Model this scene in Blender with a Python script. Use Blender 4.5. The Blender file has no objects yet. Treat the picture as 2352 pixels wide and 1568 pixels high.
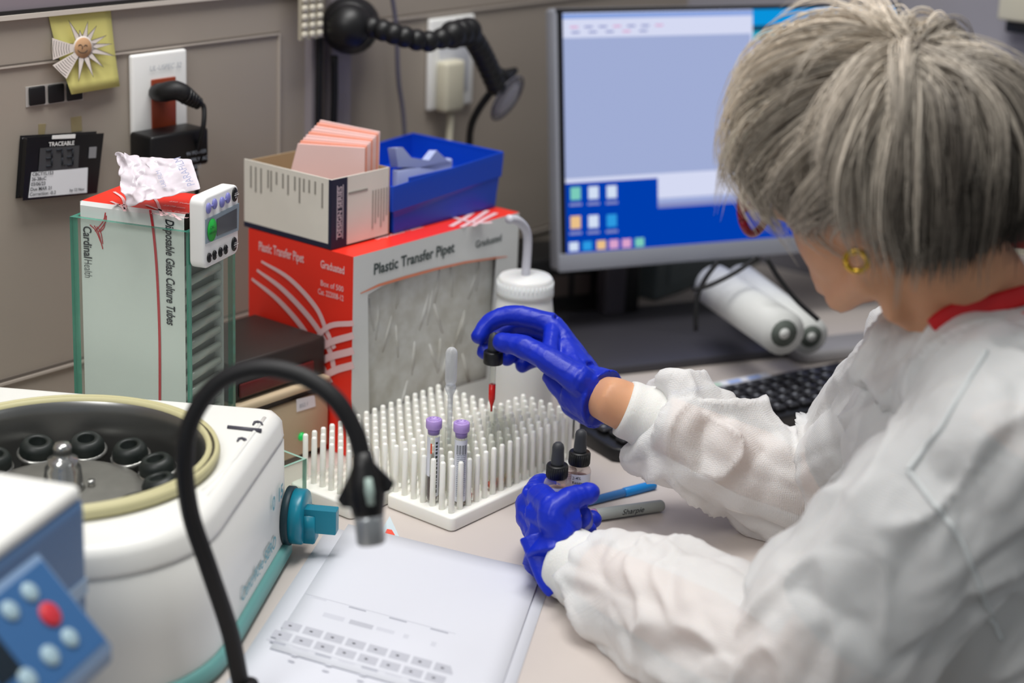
import bpy, bmesh, math, random
import numpy as np
from mathutils import Vector, Matrix, noise
SC = bpy.context.scene
COL = SC.collection
# ------------------------------------------------------------------ camera
W, H = 2352, 1568
FPX, PITCH, ROLL, SY, YAW, ZT = 3960.0, math.radians(14.5), math.radians(-2.2), -280.0, math.radians(-51.5), 0.75
def _rz(v, a):
    c, s = math.cos(a), math.sin(a)
    return Vector((c*v[0]-s*v[1], s*v[0]+c*v[1], v[2]))
_r = Vector((1, 0, 0)); _f = Vector((0, math.cos(PITCH), -math.sin(PITCH))); _d = Vector((0, -math.sin(PITCH), -math.cos(PITCH)))
cR = _rz(math.cos(ROLL)*_r+math.sin(ROLL)*_d, YAW)
cD = _rz(-math.sin(ROLL)*_r+math.cos(ROLL)*_d, YAW)
cF = _rz(_f, YAW)
CAM = Vector((-1.2265, -1.0381, 1.4920))
cam = bpy.data.cameras.new('camera'); camo = bpy.data.objects.new('camera', cam); COL.objects.link(camo)
m3 = Matrix((cR, -cD, -cF)).transposed()
camo.matrix_world = Matrix.Translation(CAM) @ m3.to_4x4()
cam.sensor_width = 36; cam.lens = FPX/W*36; cam.shift_y = SY/W
cam.clip_start = 0.05; cam.clip_end = 50
cam.dof.use_dof = True; cam.dof.focus_distance = 1.70; cam.dof.aperture_fstop = 2.9
SC.camera = camo
# ------------------------------------------------------------------ light
wd = bpy.data.worlds.new('world'); SC.world = wd; wd.use_nodes = True
wd.node_tree.nodes['Background'].inputs[0].default_value = (0.93, 0.97, 1.0, 1)
wd.node_tree.nodes['Background'].inputs[1].default_value = 0.30
def area(name, loc, rot, sx, sy, power, col=(1, 1, 1)):
    l = bpy.data.lights.new(name, 'AREA'); l.shape = 'RECTANGLE'; l.size = sx; l.size_y = sy; l.energy = power; l.color = col
    o = bpy.data.objects.new(name, l); COL.objects.link(o); o.location = loc; o.rotation_euler = rot; return o
area('ceiling_panel_light', (-0.10, -0.02, 2.68), (0, 0, 0), 1.2, 0.6, 34, (1.0, 0.985, 0.96))
area('ceiling_panel_light', (-1.9, -0.3, 2.68), (0, 0, 0), 1.2, 0.6, 26, (1.0, 0.985, 0.96))
area('ceiling_panel_light', (1.0, -2.6, 2.68), (0, 0, 0), 1.2, 0.6, 5, (0.94, 0.98, 1.0))
SC.view_settings.view_transform = 'Standard'; SC.view_settings.look = 'None'
SC.view_settings.gamma = 1; SC.view_settings.use_curve_mapping = False
SC.view_settings.exposure = -0.12
# ------------------------------------------------------------------ pixel / plane helpers
def ray(x, y): return cF + cR*((x-W/2)/FPX) + cD*((y-H/2-SY)/FPX)
def D(x, y, t): return CAM + ray(x, y)*t
def T(x, y, z=ZT): d = ray(x, y); return CAM + d*((z-CAM.z)/d.z)
def onY(x, y, Y): d = ray(x, y); return CAM + d*((Y-CAM.y)/d.y)
def onX(x, y, X): d = ray(x, y); return CAM + d*((X-CAM.x)/d.x)
def onP(x, y, P, N): d = ray(x, y); return CAM + d*((P-CAM).dot(N)/d.dot(N))
# ------------------------------------------------------------------ materials
def lin(c):
    if isinstance(c, str): c = tuple(int(c[i:i+2], 16)/255 for i in (0, 2, 4))
    return tuple((x/12.92 if x <= .04045 else ((x+.055)/1.055)**2.4) for x in c)+(1,)
MATS = {}
def mat(name, col, rough=.5, metal=0, trans=0, emit=0, alpha=1, ior=1.45, bump=0, bscale=200, vary=0, vscale=8, sss=0, coat=0, spec=.5, stretch=None):
    if name in MATS: return MATS[name]
    m = bpy.data.materials.new(name); m.use_nodes = True; nt = m.node_tree; b = nt.nodes['Principled BSDF']
    c = lin(col)
    b.inputs['Base Color'].default_value = c; b.inputs['Roughness'].default_value = rough; b.inputs['Metallic'].default_value = metal
    b.inputs['Transmission Weight'].default_value = trans; b.inputs['IOR'].default_value = ior; b.inputs['Alpha'].default_value = alpha
    b.inputs['Coat Weight'].default_value = coat; b.inputs['Specular IOR Level'].default_value = spec
    if sss: b.inputs['Subsurface Weight'].default_value = sss; b.inputs['Subsurface Radius'].default_value = (1, .4, .2); b.inputs['Subsurface Scale'].default_value = .006
    if emit: b.inputs['Emission Color'].default_value = c; b.inputs['Emission Strength'].default_value = emit
    if bump or vary:
        tc = nt.nodes.new('ShaderNodeTexCoord'); mp = nt.nodes.new('ShaderNodeMapping'); nt.links.new(tc.outputs['Object'], mp.inputs[0])
        if stretch: mp.inputs['Scale'].default_value = stretch
    if bump:
        n = nt.nodes.new('ShaderNodeTexNoise'); n.inputs['Scale'].default_value = bscale; n.inputs['Detail'].default_value = 3
        bp = nt.nodes.new('ShaderNodeBump'); bp.inputs['Strength'].default_value = bump; bp.inputs['Distance'].default_value = .002
        nt.links.new(mp.outputs[0], n.inputs[0]); nt.links.new(n.outputs[0], bp.inputs['Height']); nt.links.new(bp.outputs[0], b.inputs['Normal'])
    if vary:
        n2 = nt.nodes.new('ShaderNodeTexNoise'); n2.inputs['Scale'].default_value = vscale; n2.inputs['Detail'].default_value = 4
        rp = nt.nodes.new('ShaderNodeValToRGB'); rp.color_ramp.elements[0].position = .3; rp.color_ramp.elements[1].position = .7
        rp.color_ramp.elements[0].color = tuple(x*(1-vary) for x in c[:3])+(1,); rp.color_ramp.elements[1].color = tuple(min(1, x*(1+vary)) for x in c[:3])+(1,)
        nt.links.new(mp.outputs[0], n2.inputs[0]); nt.links.new(n2.outputs[0], rp.inputs[0]); nt.links.new(rp.outputs[0], b.inputs['Base Color'])
    MATS[name] = m; return m
def glassm(name, col, rough=.03, mix=.85):
    """thin clear sheet: mostly transparent, tinted, with gloss"""
    m = bpy.data.materials.new(name); m.use_nodes = True; nt = m.node_tree; nt.nodes.clear()
    out = nt.nodes.new('ShaderNodeOutputMaterial'); mx = nt.nodes.new('ShaderNodeMixShader'); tr = nt.nodes.new('ShaderNodeBsdfTransparent')
    gl = nt.nodes.new('ShaderNodeBsdfPrincipled'); gl.inputs['Base Color'].default_value = lin(col); gl.inputs['Roughness'].default_value = rough
    tr.inputs[0].default_value = lin(col); mx.inputs[0].default_value = 1-mix
    nt.links.new(tr.outputs[0], mx.inputs[1]); nt.links.new(gl.outputs[0], mx.inputs[2]); nt.links.new(mx.outputs[0], out.inputs[0])
    MATS[name] = m; return m
def thinglass(name, col, rough=.04, lo=.03, hi=.5):
    """thin-walled clear glass or plastic: transparent seen square on, glossy at grazing angles (Fresnel)"""
    m = bpy.data.materials.new(name); m.use_nodes = True; nt = m.node_tree; nt.nodes.clear()
    out = nt.nodes.new('ShaderNodeOutputMaterial'); mx = nt.nodes.new('ShaderNodeMixShader'); tr = nt.nodes.new('ShaderNodeBsdfTransparent')
    gl = nt.nodes.new('ShaderNodeBsdfPrincipled'); gl.inputs['Base Color'].default_value = lin(col); gl.inputs['Roughness'].default_value = rough
    lw = nt.nodes.new('ShaderNodeLayerWeight'); lw.inputs[0].default_value = .35; mr = nt.nodes.new('ShaderNodeMapRange'); mr.inputs[3].default_value = lo; mr.inputs[4].default_value = hi
    tr.inputs[0].default_value = lin(col)
    nt.links.new(lw.outputs['Facing'], mr.inputs[0]); nt.links.new(mr.outputs[0], mx.inputs[0])
    nt.links.new(tr.outputs[0], mx.inputs[1]); nt.links.new(gl.outputs[0], mx.inputs[2]); nt.links.new(mx.outputs[0], out.inputs[0])
    MATS[name] = m; return m
# ------------------------------------------------------------------ mesh builder
def fr(loc, yaw=0): return Matrix.Translation(Vector(loc)) @ Matrix.Rotation(yaw, 4, 'Z')
def basis(o, x, y, z=None):
    x = Vector(x).normalized(); y = Vector(y); y = (y-x*y.dot(x)).normalized(); z = x.cross(y)
    M = Matrix((x, y, z)).transposed().to_4x4(); M.translation = Vector(o); return M
def zto(d):
    d = Vector(d).normalized(); return d.to_track_quat('Z', 'Y').to_matrix().to_4x4()
MW = {}
class MB:
    def __init__(s, M=None): s.v = []; s.f = []; s.m = []; s.s = []; s.M = M or Matrix()
    def add(s, vs, fs, mi=0, sm=False, M=None):
        M = s.M @ M if M is not None else s.M; b = len(s.v)
        s.v += [M @ Vector(v) for v in vs]; s.f += [tuple(b+i for i in f) for f in fs]; s.m += [mi]*len(fs); s.s += [sm]*len(fs); return s
    def _bm(s, bm, mi, sm, M):
        bm.verts.ensure_lookup_table(); s.add([v.co.copy() for v in bm.verts], [[v.index for v in f.verts] for f in bm.faces], mi, sm, M); bm.free(); return s
    def box(s, lo, hi, mi=0, bev=0, seg=2, M=None):
        lo = Vector(lo); hi = Vector(hi); c = (lo+hi)/2; d = hi-lo
        bm = bmesh.new(); bmesh.ops.create_cube(bm, size=1, matrix=Matrix.Translation(c) @ Matrix.Diagonal((*d, 1)))
        if bev: bmesh.ops.bevel(bm, geom=list(bm.edges), offset=bev, segments=seg, profile=.5, affect='EDGES')
        bm.verts.index_update(); return s._bm(bm, mi, bool(bev), M)
    def prism(s, poly, z0, z1, mi=0, bev=0, seg=2, M=None, sm=None):
        bm = bmesh.new(); vb = [bm.verts.new((p[0], p[1], z0)) for p in poly]; f = bm.faces.new(vb)
        r = bmesh.ops.extrude_face_region(bm, geom=[f]); vs = [e for e in r['geom'] if isinstance(e, bmesh.types.BMVert)]
        for v in vs: v.co.z = z1
        bmesh.ops.recalc_face_normals(bm, faces=list(bm.faces))
        if bev:
            ed = [e for e in bm.edges if abs(e.verts[0].co.z-e.verts[1].co.z) < 1e-7]
            bmesh.ops.bevel(bm, geom=ed, offset=bev, segments=seg, profile=.5, affect='EDGES')
        bm.verts.index_update(); return s._bm(bm, mi, bool(bev) if sm is None else sm, M)
    def lathe(s, prof, n=24, mi=0, M=None, cap=True, sm=True):
        vs = []; fs = []
        for r, z in prof:
            for k in range(n): a = 2*math.pi*k/n; vs.append((r*math.cos(a), r*math.sin(a), z))
        for i in range(len(prof)-1):
            for k in range(n): k2 = (k+1) % n; fs.append((i*n+k, i*n+k2, (i+1)*n+k2, (i+1)*n+k))
        if cap:
            fs.append(tuple(reversed(range(n)))); fs.append(tuple(range((len(prof)-1)*n, len(prof)*n)))
        return s.add(vs, fs, mi, sm, M)
    def cyl(s, a, b, r, n=20, mi=0, r2=None, cap=True):
        a = Vector(a); b = Vector(b); L = (b-a).length
        return s.lathe([(r, 0), (r if r2 is None else r2, L)], n, mi, Matrix.Translation(a) @ zto(b-a), cap)
    def tube(s, pts, r, n=12, mi=0, cap=True, flat=1.0, up=None):
        pts = [Vector(p) for p in pts]; N = len(pts); rs = r if isinstance(r, (list, tuple)) else [r]*N
        vs = []; fs = []; t0 = (pts[1]-pts[0]).normalized()
        u = Vector(up) if up is not None else (Vector((0, 0, 1)) if abs(t0.z) < .9 else Vector((1, 0, 0)))
        for i in range(N):
            t = (pts[min(i+1, N-1)]-pts[max(i-1, 0)]).normalized(); u = (u-t*u.dot(t)); u.normalize(); w = t.cross(u)
            for k in range(n): a = 2*math.pi*k/n; vs.append(pts[i]+u*(math.cos(a)*rs[i]*flat)+w*(math.sin(a)*rs[i]))
        for i in range(N-1):
            for k in range(n): k2 = (k+1) % n; fs.append((i*n+k, i*n+k2, (i+1)*n+k2, (i+1)*n+k))
        if cap: fs.append(tuple(reversed(range(n)))); fs.append(tuple(range((N-1)*n, N*n)))
        return s.add(vs, fs, mi, True)
    def ball(s, c, r, mi=0, n=16, sc=(1, 1, 1), M=None):
        pr = [(max(1e-4, math.sin(math.pi*i/n)*r), -math.cos(math.pi*i/n)*r) for i in range(n+1)]
        MM = Matrix.Translation(Vector(c)) @ (M or Matrix()) @ Matrix.Diagonal((*sc, 1)); return s.lathe(pr, n*2, mi, MM, False)
    def poly(s, pts, mi=0, sm=False): return s.add(pts, [tuple(range(len(pts)))], mi, sm)
    def slab(s, pts, t, mi=0):
        """planar polygon pts given a thickness t (vector)"""
        n = len(pts); pts = [Vector(p) for p in pts]; t = Vector(t)
        return s.add(pts+[p+t for p in pts], [tuple(range(n)), tuple(reversed(range(n, 2*n)))]+[(i, (i+1) % n, n+(i+1) % n, n+i) for i in range(n)], mi)
    def strip(s, pts, w, nrm, mi=0):
        pts = [Vector(p) for p in pts]; N = len(pts); ws = w if isinstance(w, (list, tuple)) else [w]*N; nrm = Vector(nrm).normalized(); vs = []
        for i in range(N):
            t = (pts[min(i+1, N-1)]-pts[max(i-1, 0)]).normalized(); q = nrm.cross(t).normalized()*ws[i]/2; vs += [pts[i]-q, pts[i]+q]
        return s.add(vs, [(2*i, 2*i+2, 2*i+3, 2*i+1) for i in range(N-1)], mi)
    def text(s, body, size, M, mi=0, bold=0, shear=0, align='LEFT', sx=1.0, fit=None):
        c = bpy.data.curves.new('lettering', 'FONT'); c.body = body; c.size = size; c.align_x = align; c.shear = shear; c.offset = bold*size; c.resolution_u = 3
        o = bpy.data.objects.new('lettering', c); me = o.to_mesh()
        if fit: sx = fit/max(1e-6, max(v.co.x for v in me.vertices))
        s.add([(v.co.x*sx, v.co.y, v.co.z) for v in me.vertices], [tuple(p.vertices) for p in me.polygons], mi, False, M)
        o.to_mesh_clear(); bpy.data.objects.remove(o); bpy.data.curves.remove(c); return s
    def build(s, name, mats, parent=None, loc=None, weld=False):
        if not isinstance(mats, (list, tuple)): mats = [mats]
        if parent is not None:
            q = parent
            while q.parent is not None: q = q.parent
            Mi = MW[q.name].inverted()
        else: Mi = Matrix.Translation(-Vector(loc)) if loc is not None else Matrix()
        me = bpy.data.meshes.new(name); me.from_pydata([Mi @ v for v in s.v], [], s.f)
        for m in mats: me.materials.append(m)
        me.polygons.foreach_set('material_index', s.m); me.polygons.foreach_set('use_smooth', s.s); me.update()
        if weld:
            bm = bmesh.new(); bm.from_mesh(me); bmesh.ops.remove_doubles(bm, verts=list(bm.verts), dist=1e-5); bm.to_mesh(me); bm.free()
        o = bpy.data.objects.new(name, me); COL.objects.link(o)
        if parent is not None: o.parent = parent
        else:
            o.location = Vector(loc) if loc is not None else Vector(); MW[o.name] = Matrix.Translation(o.location)
        return o
def tag(o, label=None, cat=None, group=None, kind=None):
    if label: o['label'] = label
    if cat: o['category'] = cat
    if group: o['group'] = group
    if kind: o['kind'] = kind
    return o
def thing(name, label, cat, loc=(0, 0, 0), yaw=0, group=None):
    o = bpy.data.objects.new(name, None); COL.objects.link(o); o.empty_display_size = .02
    o.location = loc; o.rotation_euler = (0, 0, yaw); MW[o.name] = fr(loc, yaw); return tag(o, label, cat, group)
def rrect(x0, y0, x1, y1, r, n=6):
    out = []
    for cx, cy, a0 in ((x1-r, y1-r, 0), (x0+r, y1-r, 90), (x0+r, y0+r, 180), (x1-r, y0+r, 270)):
        for k in range(n+1): a = math.radians(a0+90*k/n); out.append((cx+r*math.cos(a), cy+r*math.sin(a)))
    return out
def bez(pts, n=8):
    """Catmull-Rom through points"""
    P = [Vector(p) for p in pts]; P = [P[0]*2-P[1]]+P+[P[-1]*2-P[-2]]; out = []
    for i in range(1, len(P)-2):
        a, b, c, d = P[i-1:i+3]
        for k in range(n):
            t = k/n; out.append(.5*((2*b)+(c-a)*t+(2*a-5*b+4*c-d)*t*t+(3*b-a-3*c+d)*t**3))
    out.append(P[-2]); return out
# ================================================================== setting
M_wall = mat('taupe_wall_laminate', 'a2988d', .55, bump=.04, bscale=900, vary=.03, vscale=3)
M_wall2 = mat('purple_grey_wall_laminate', '8d838a', .6)
M_greywall = mat('grey_side_wall', '8f8d95', .7, vary=.03)
M_seam = mat('dark_panel_seam', '6a625b', .8)
M_edge = mat('light_panel_edge', 'b9afa5', .5)
M_floor = mat('grey_floor_vinyl', '6e6a68', .6, vary=.08, vscale=5)
M_bench = mat('beige_grey_bench_laminate', 'c9c0ba', .42, bump=.02, bscale=1500, vary=.02, vscale=2)
M_black = mat('black_plastic', '0c0c0e', .42)
M_blackm = mat('matte_black_rubber', '0c0c0f', .55)
M_white = mat('white_plastic', 'eeeeec', .38)
M_paper = mat('white_paper', 'e9e9ee', .7)
M_ink = mat('black_ink', '20242c', .7)
M_greyink = mat('grey_ink', '9aa0ab', .7)
YW = .47
zl1 = onY(150, 19, YW).z; zl2 = onY(320, 115, YW).z; zl3 = onY(85, 855, YW).z
m = MB(); m.box((-1.6, YW, 0), (1.10, YW+.1, zl1)); m.build('wall_back', [M_wall]).update_tag(); wb = bpy.data.objects['wall_back']; tag(wb, kind='structure')
m = MB(); m.box((-1.6, YW, zl1+.002), (1.10, YW+.1, 2.7)); tag(m.build('wall_back_upper', [M_wall2]), kind='structure')
m = MB(); m.box((1.10, -2.6, 0), (1.20, YW+.1, 2.7)); tag(m.build('wall_right', [M_greywall]), kind='structure')
m = MB(); m.box((-2.6, -3.2, -.05), (1.20, YW+.1, 0)); tag(m.build('floor', [M_floor]), kind='structure')
xs = onY(641, 70, YW).x; xc = onY(718, 200, YW).x
def trim(n, boxes, mats):
    m = MB()
    for lo, hi, mi in boxes: m.box(lo, hi, mi)
    return tag(m.build('trim_%d' % n, mats), kind='structure')
trim(1, [((-1.6, YW-.004, zl1-.001), (xc-.005, YW, zl1+.003), 0), ((-1.6, YW-.006, zl1-.006), (xc-.005, YW, zl1-.001), 1)], [mat('black_gap', '1e1b1c', .8), mat('bright_panel_edge', 'cfc6bc', .5)])
trim(2, [((-1.6, YW-.0015, zl2), (xs, YW, zl2+.0022), 0), ((-1.6, YW-.0025, zl2-.0018), (xs, YW, zl2), 1),
         ((xs, YW-.0015, .86), (xs+.002, YW, zl2), 0), ((xs-.002, YW-.003, .86), (xs, YW, zl2), 1)], [M_seam, M_edge])
trim(3, [((-1.6, YW-.0015, zl3), (1.10, YW, zl3+.004), 0), ((-1.6, YW-.003, zl3-.003), (1.10, YW, zl3), 1)], [M_seam, M_edge])
zs = onY(1000, 30, YW).z
trim(4, [((xc+.03, YW-.0015, zs), (1.10, YW, zs+.003), 0), ((xc+.03, YW-.003, zs-.003), (1.10, YW, zs), 1)], [M_seam, M_edge])
# metal corner post between the panels
M_post = mat('grey_painted_post', '9a9398', .35)
x0 = onY(700, 200, YW).x; x1 = onY(790, 200, YW).x
trim(5, [((x0, YW-.012, .78), (x0+.016, YW, 1.7), 0), ((x0+.034, YW-.012, .78), (x1, YW, 1.7), 0)], [M_post])
# bench
m = MB(); m.prism([(-1.5, YW-.0008), (-1.5, -.33), (1.098, -.35), (1.098, YW-.0008)], ZT-.032, ZT, 0, .003)
m.box((-1.45, -.25, 0), (-1.42, .44, ZT-.032), 1); m.box((1.04, -.3, 0), (1.07, .44, ZT-.032), 1); m.box((-1.42, .4, .3), (1.04, .42, ZT-.032), 1)
tag(m.build('laboratory_bench', [M_bench, M_wall], loc=(0, 0, 0)), 'beige grey laminate bench top running along the taupe wall', 'bench')
# ================================================================== wall things
YF = YW
M_yel = mat('yellow_sticky_note', 'd6cf7e', .7, vary=.03)
M_cut = mat('cutout_paper', 'd9cfc8', .7); M_tan = mat('tan_pencil', 'c39a74', .8)
def wx(x, y, off=0.0): return onY(x, y, YF-off)
# sticky note, curling away from wall at the bottom
t = thing('sticky_note', 'yellow sticky note with a drawn paper sun, on the panel at upper left', 'note', wx(180, 110))
m = MB(); tl, tr, bl, br = wx(108, 30), wx(251, 15), wx(146, 213), wx(265, 196); n = 8; vs = []
for i in range(n+1):
    for j in range(n+1):
        a = tl.lerp(tr, j/n); b = bl.lerp(br, j/n); p = a.lerp(b, i/n); k = i/n; p.y = YF-.0015-.012*k*k*(1-.5*j/n); vs.append(p)
N0 = n+1
fs = [(i*N0+j, (i+1)*N0+j, (i+1)*N0+j+1, i*N0+j+1) for i in range(n) for j in range(n)]
m.add(vs, fs, 0, True); no = m.build('paper', [M_yel], t)
sm = no.modifiers.new('s', 'SOLIDIFY'); sm.thickness = .0004; sm.offset = 1
t = thing('paper_sun_cutout', 'cut out paper sun with a smiling face stuck on the yellow note', 'drawing', wx(190, 110, .02))
def nt(x, y, e=0.0):  # point just in front of the curled note
    k = min(1, max(0, (y-22)/180)); return onY(x, y, YF-.0065-.011*k*k-e)
c = Vector((190, 110)); m = MB(); rays = [(-28, 62), (-58, 60), (-79, 62), (-100, 42), (-117, 72), (-8, 70), (14, 78), (43, 66), (70, 72), (97, 78), (128, 78), (188, 72)]
for a, L in rays:
    a = math.radians(a); d = Vector((math.cos(a), math.sin(a))); q = Vector((-d.y, d.x))
    pts = [c+d*16+q*7, c+d*16-q*7, c+d*L]
    if L == 78 and d.x < 0: pass
    m.slab([nt(*p) for p in pts], (0, -.0003, 0), 0)
    pl = [nt(*(c+d*14+q*8), .0005), nt(*(c+d*L), .0005), nt(*(c+d*14-q*8), .0005)]
    m.tube(pl, .00022, 5, 2)
for a0, a1, L in ((118, 150, 80), (158, 198, 74)):   # two broad rays covered in handwriting
    A0, A1 = math.radians(a0), math.radians(a1)
    f2 = lambda r, a: c+Vector((math.cos(a), math.sin(a)))*r
    pts = [f2(18, A0), f2(18, A1), f2(L, A1), f2(L, A0)]
    m.slab([nt(*p, .0004) for p in pts], (0, -.0003, 0), 0)
    for k in range(8):
        r = 32+k*6; m.tube([nt(*f2(r, A0+.06), .001), nt(*f2(r, (A0+A1)/2), .001), nt(*f2(r, A1-.06), .001)], .0002, 4, 2)
m.build('rays', [M_cut, M_tan, M_ink], t)
m = MB(); ctr = nt(190, 110, .0008); m.lathe([(.0128, 0), (.0128, .0006)], 28, 0, Matrix.Translation(ctr) @ zto((0, -1, 0)))
m.lathe([(.0112, .0006), (.0105, .0016), (.001, .0018)], 28, 1, Matrix.Translation(ctr) @ zto((0, -1, 0)))
def arc(cx, cy, r, a0, a1, e): return [nt(cx+r*math.cos(math.radians(a0+(a1-a0)*k/8)), cy+r*math.sin(math.radians(a0+(a1-a0)*k/8)), e) for k in range(9)]
m.tube(arc(190, 110, 12, 25, 155, .003), .0004, 5, 2); m.tube(arc(184, 106, 3.5, 190, 350, .003), .0004, 5, 2); m.tube(arc(197, 107, 3.5, 190, 350, .003), .0004, 5, 2)
m.tube([nt(190, 105, .003), nt(189, 113, .003)], .0004, 5, 2)
m.build('face', [M_cut, M_tan, M_ink], t)
# strip of black magnets
t = thing('magnet_strip', 'white backing strip of square black pads half under the yellow note', 'strip', wx(122, 222))
m = MB(); a, b, c2, d2 = wx(58, 200), wx(190, 182), wx(190, 229), wx(59, 246)
m.slab([a, b, c2, d2], (0, -.001, 0), 0); m.build('backing', [mat('translucent_strip', 'b9b4b0', .4)], t)
for px in (82, 126, 168):
    y0 = 219-(px-82)*.12; m = MB(); p = wx(px, y0); m.box(p+Vector((-.0100, -.004, -.0098)), p+Vector((.0100, -.0008, .0098)), 0, .0015)
    m.build('pad', [M_blackm], t)
# tape scraps
M_tape = mat('yellowed_tape', 'a89a72', .4, alpha=.75)
m = MB(); m.slab([wx(88, 285), wx(105, 284), wx(101, 312), wx(88, 313)], (0, -.0006, 0)); tag(m.build('tape_scrap', [M_tape], loc=wx(95, 300)), 'narrow scrap of yellowed tape above the left of the black thermometer', 'tape')
m = MB(); m.slab([wx(162, 270), wx(186, 266), wx(188, 300), wx(164, 303)], (0, -.0006, 0)); tag(m.build('tape_scrap', [M_tape], loc=wx(175, 285)), 'wide scrap of yellowed tape above the right of the black thermometer', 'tape')
# digital thermometer
def quadM(tl, tr, bl):
    return basis(bl, tr-tl, tl-bl)
t = thing('digital_thermometer', 'black digital thermometer taped to the wall, dark display and white label', 'thermometer', wx(140, 400))
O = .014
tl, tr, bl, br = wx(66, 320, O), wx(235, 310, O), wx(56, 456, O), wx(220, 440, O)
m = MB(); m.slab([tl, tr, br, bl], (0, O-.0015, 0)); bd = m.build('case', [mat('thermometer_black', '101013', .25)], t)
bv = bd.modifiers.new('b', 'BEVEL'); bv.width = .002; bv.segments = 2
q = lambda x, y, e=.0005: wx(x, y, O+e)
m = MB(); m.slab([q(92, 340), q(182, 334), q(179, 388), q(88, 393)], (0, -.0004, 0)); m.build('display', [mat('lcd_grey', '4a4a4c', .15)], t)
TM = quadM(q(92, 340), q(182, 334), q(88, 393)); m = MB()
def px2(x, y, e=.0012): return Matrix.Translation(wx(x, y, O+e))
TX = basis((0, 0, 0), tr-tl, tl-bl)
TXn = lambda x, y, e=.0012: Matrix.Translation(wx(x, y, O+e)) @ TX
# seven segment digits
def seg7(m, ch, x, y, w, h, th, mi):
    S = {'3': 'abgcd', '7': 'abc'}[ch]; P = {'a': ((0, 1), (1, 1)), 'b': ((1, 1), (1, .5)), 'c': ((1, .5), (1, 0)), 'd': ((0, 0), (1, 0)), 'g': ((0, .5), (1, .5))}
    for s_ in S:
        (x0, y0), (x1, y1) = P[s_]
        m.tube([q(x+x0*w, y-y0*h-(x+x0*w)*.06, .0012), q(x+x1*w, y-y1*h-(x+x1*w)*.06, .0012)], th, 6, mi)
for i, ch in enumerate('373'): seg7(m, ch, 106+i*24, 388, 13, 36, .001, 1)
m.ball(q(149, 378, .0012), .001, 1, 6)
m.text('TRACEABLE', .0062, TXn(112, 336), 0, .02); m.build('digits', [M_white, M_ink], t)
m = MB(); m.slab([q(205, 338), q(221, 337), q(219, 362), q(203, 363)], (0, -.001, 0)); m.build('button', [mat('grey_button', '8b8b8e', .4)], t)
m = MB(); m.slab([q(120, 311, 0), q(172, 308, 0), q(171, 317, 0), q(119, 319, 0)], (0, -.0012, 0)); m.build('sensor_tab', [M_white], t)
m = MB(); m.slab([q(72, 396), q(201, 385), q(199, 442), q(65, 454)], (0, -.0006, 0))
for i, s_ in enumerate(['CBCTYL153', '36-38oC', '03/06/23', 'Due MAR 21', 'Correction -0.3']): m.text(s_, .0052, TXn(74-i*1.5, 404+i*11.6, .0018), 1, .01)
m.text('by 12 Nov', .0045, TXn(160, 440, .0018), 1, .01)
m.build('paper_label', [M_paper, M_ink], t)
# outlet plate with plugs
t = thing('outlet_plate', 'white wall outlet plate with brown red sockets behind the black plugs', 'outlet', wx(366, 250))
P0, P1 = wx(303, 128, .008), wx(430, 112, .008); zb = wx(305, 410, .008).z
m = MB(); m.box((P0.x, YF-.008, zb), (P1.x, YF-.0005, (P0.z+P1.z)/2), 0, .003, 3); m.build('faceplate', [M_white], t)
m = MB(); a = wx(347, 183, .009); b = wx(402, 260, .009); m.box((a.x, YF-.0105, b.z-.03), (b.x+.001, YF-.008, a.z), 0, .001); m.build('socket', [mat('red_brown_socket', '8a3b22', .35)], t)
m = MB(); mm = wx(348, 168, .009)
m.text('UL-USPEC 32', .0085, Matrix.Translation(wx(343, 164, .0095)) @ basis((0, 0, 0), (1, 0, 0), (0, 0, 1)), 0, -.01, .2, sx=.95); m.build('handwriting', [M_greyink], t)
# upper plug and cord
t = thing('power_plug', 'black angled power plug in the upper socket, its cord hanging down', 'plug', wx(395, 215, .02))
m = MB(); pth = [wx(365, 212, .010), wx(375, 212, .03), wx(405, 208, .045), wx(430, 220, .05), wx(455, 236, .052)]
m.tube(bez(pth, 5), [.0125]*6+[.013]*5+[.0125]*3+[.011, .010, .009, .0085, .008, .007, .0065][:7], 14, 0, flat=.85); m.build('plug_body', [M_blackm], t)
m = MB()
for k in range(5): p = wx(425+k*7, 218+k*4.5, .051); m.tube([p, p+Vector((.0018, -.0002, -.0010))], .0105-.0008*k, 12)
m.build('strain_relief', [M_black], t)
m = MB(); m.tube(bez([wx(455, 236, .052), wx(468, 246, .055), wx(467, 290, .06), wx(455, 340, .05), wx(448, 385, .035), wx(452, 430, .02), wx(455, 560, .014), wx(480, 800, .012)], 8), .0028, 10)
m.build('cord', [M_blackm], t)
# adapter block
t = thing('power_adapter', 'chunky black power adapter block plugged in below the angled plug', 'adapter', wx(415, 320, .03))
m = MB(); a, b, c2 = wx(340, 268, .010), wx(415, 300, .055), wx(490, 268, .05)
xa, xb = wx(341, 300, .045).x, wx(492, 300, .045).x; za, zb2 = wx(420, 300, .045).z, wx(420, 385, .045).z
m.box((xa, YF-.05, zb2), (xb-.012, YF-.011, za), 0, .004, 3); m.build('block', [M_black], t)
m = MB(); 
for i, s_ in enumerate(['9V POWER', 'SUPPLY  AC', 'CLASS 2', 'LISTED']): m.text(s_, .006, Matrix.Translation((xb-.046, YF-.0508, za-.028-i*.008)) @ basis((0, 0, 0), (1, 0, 0), (0, 0, 1)), 0)
m.build('printed_text', [M_greyink], t)
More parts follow.
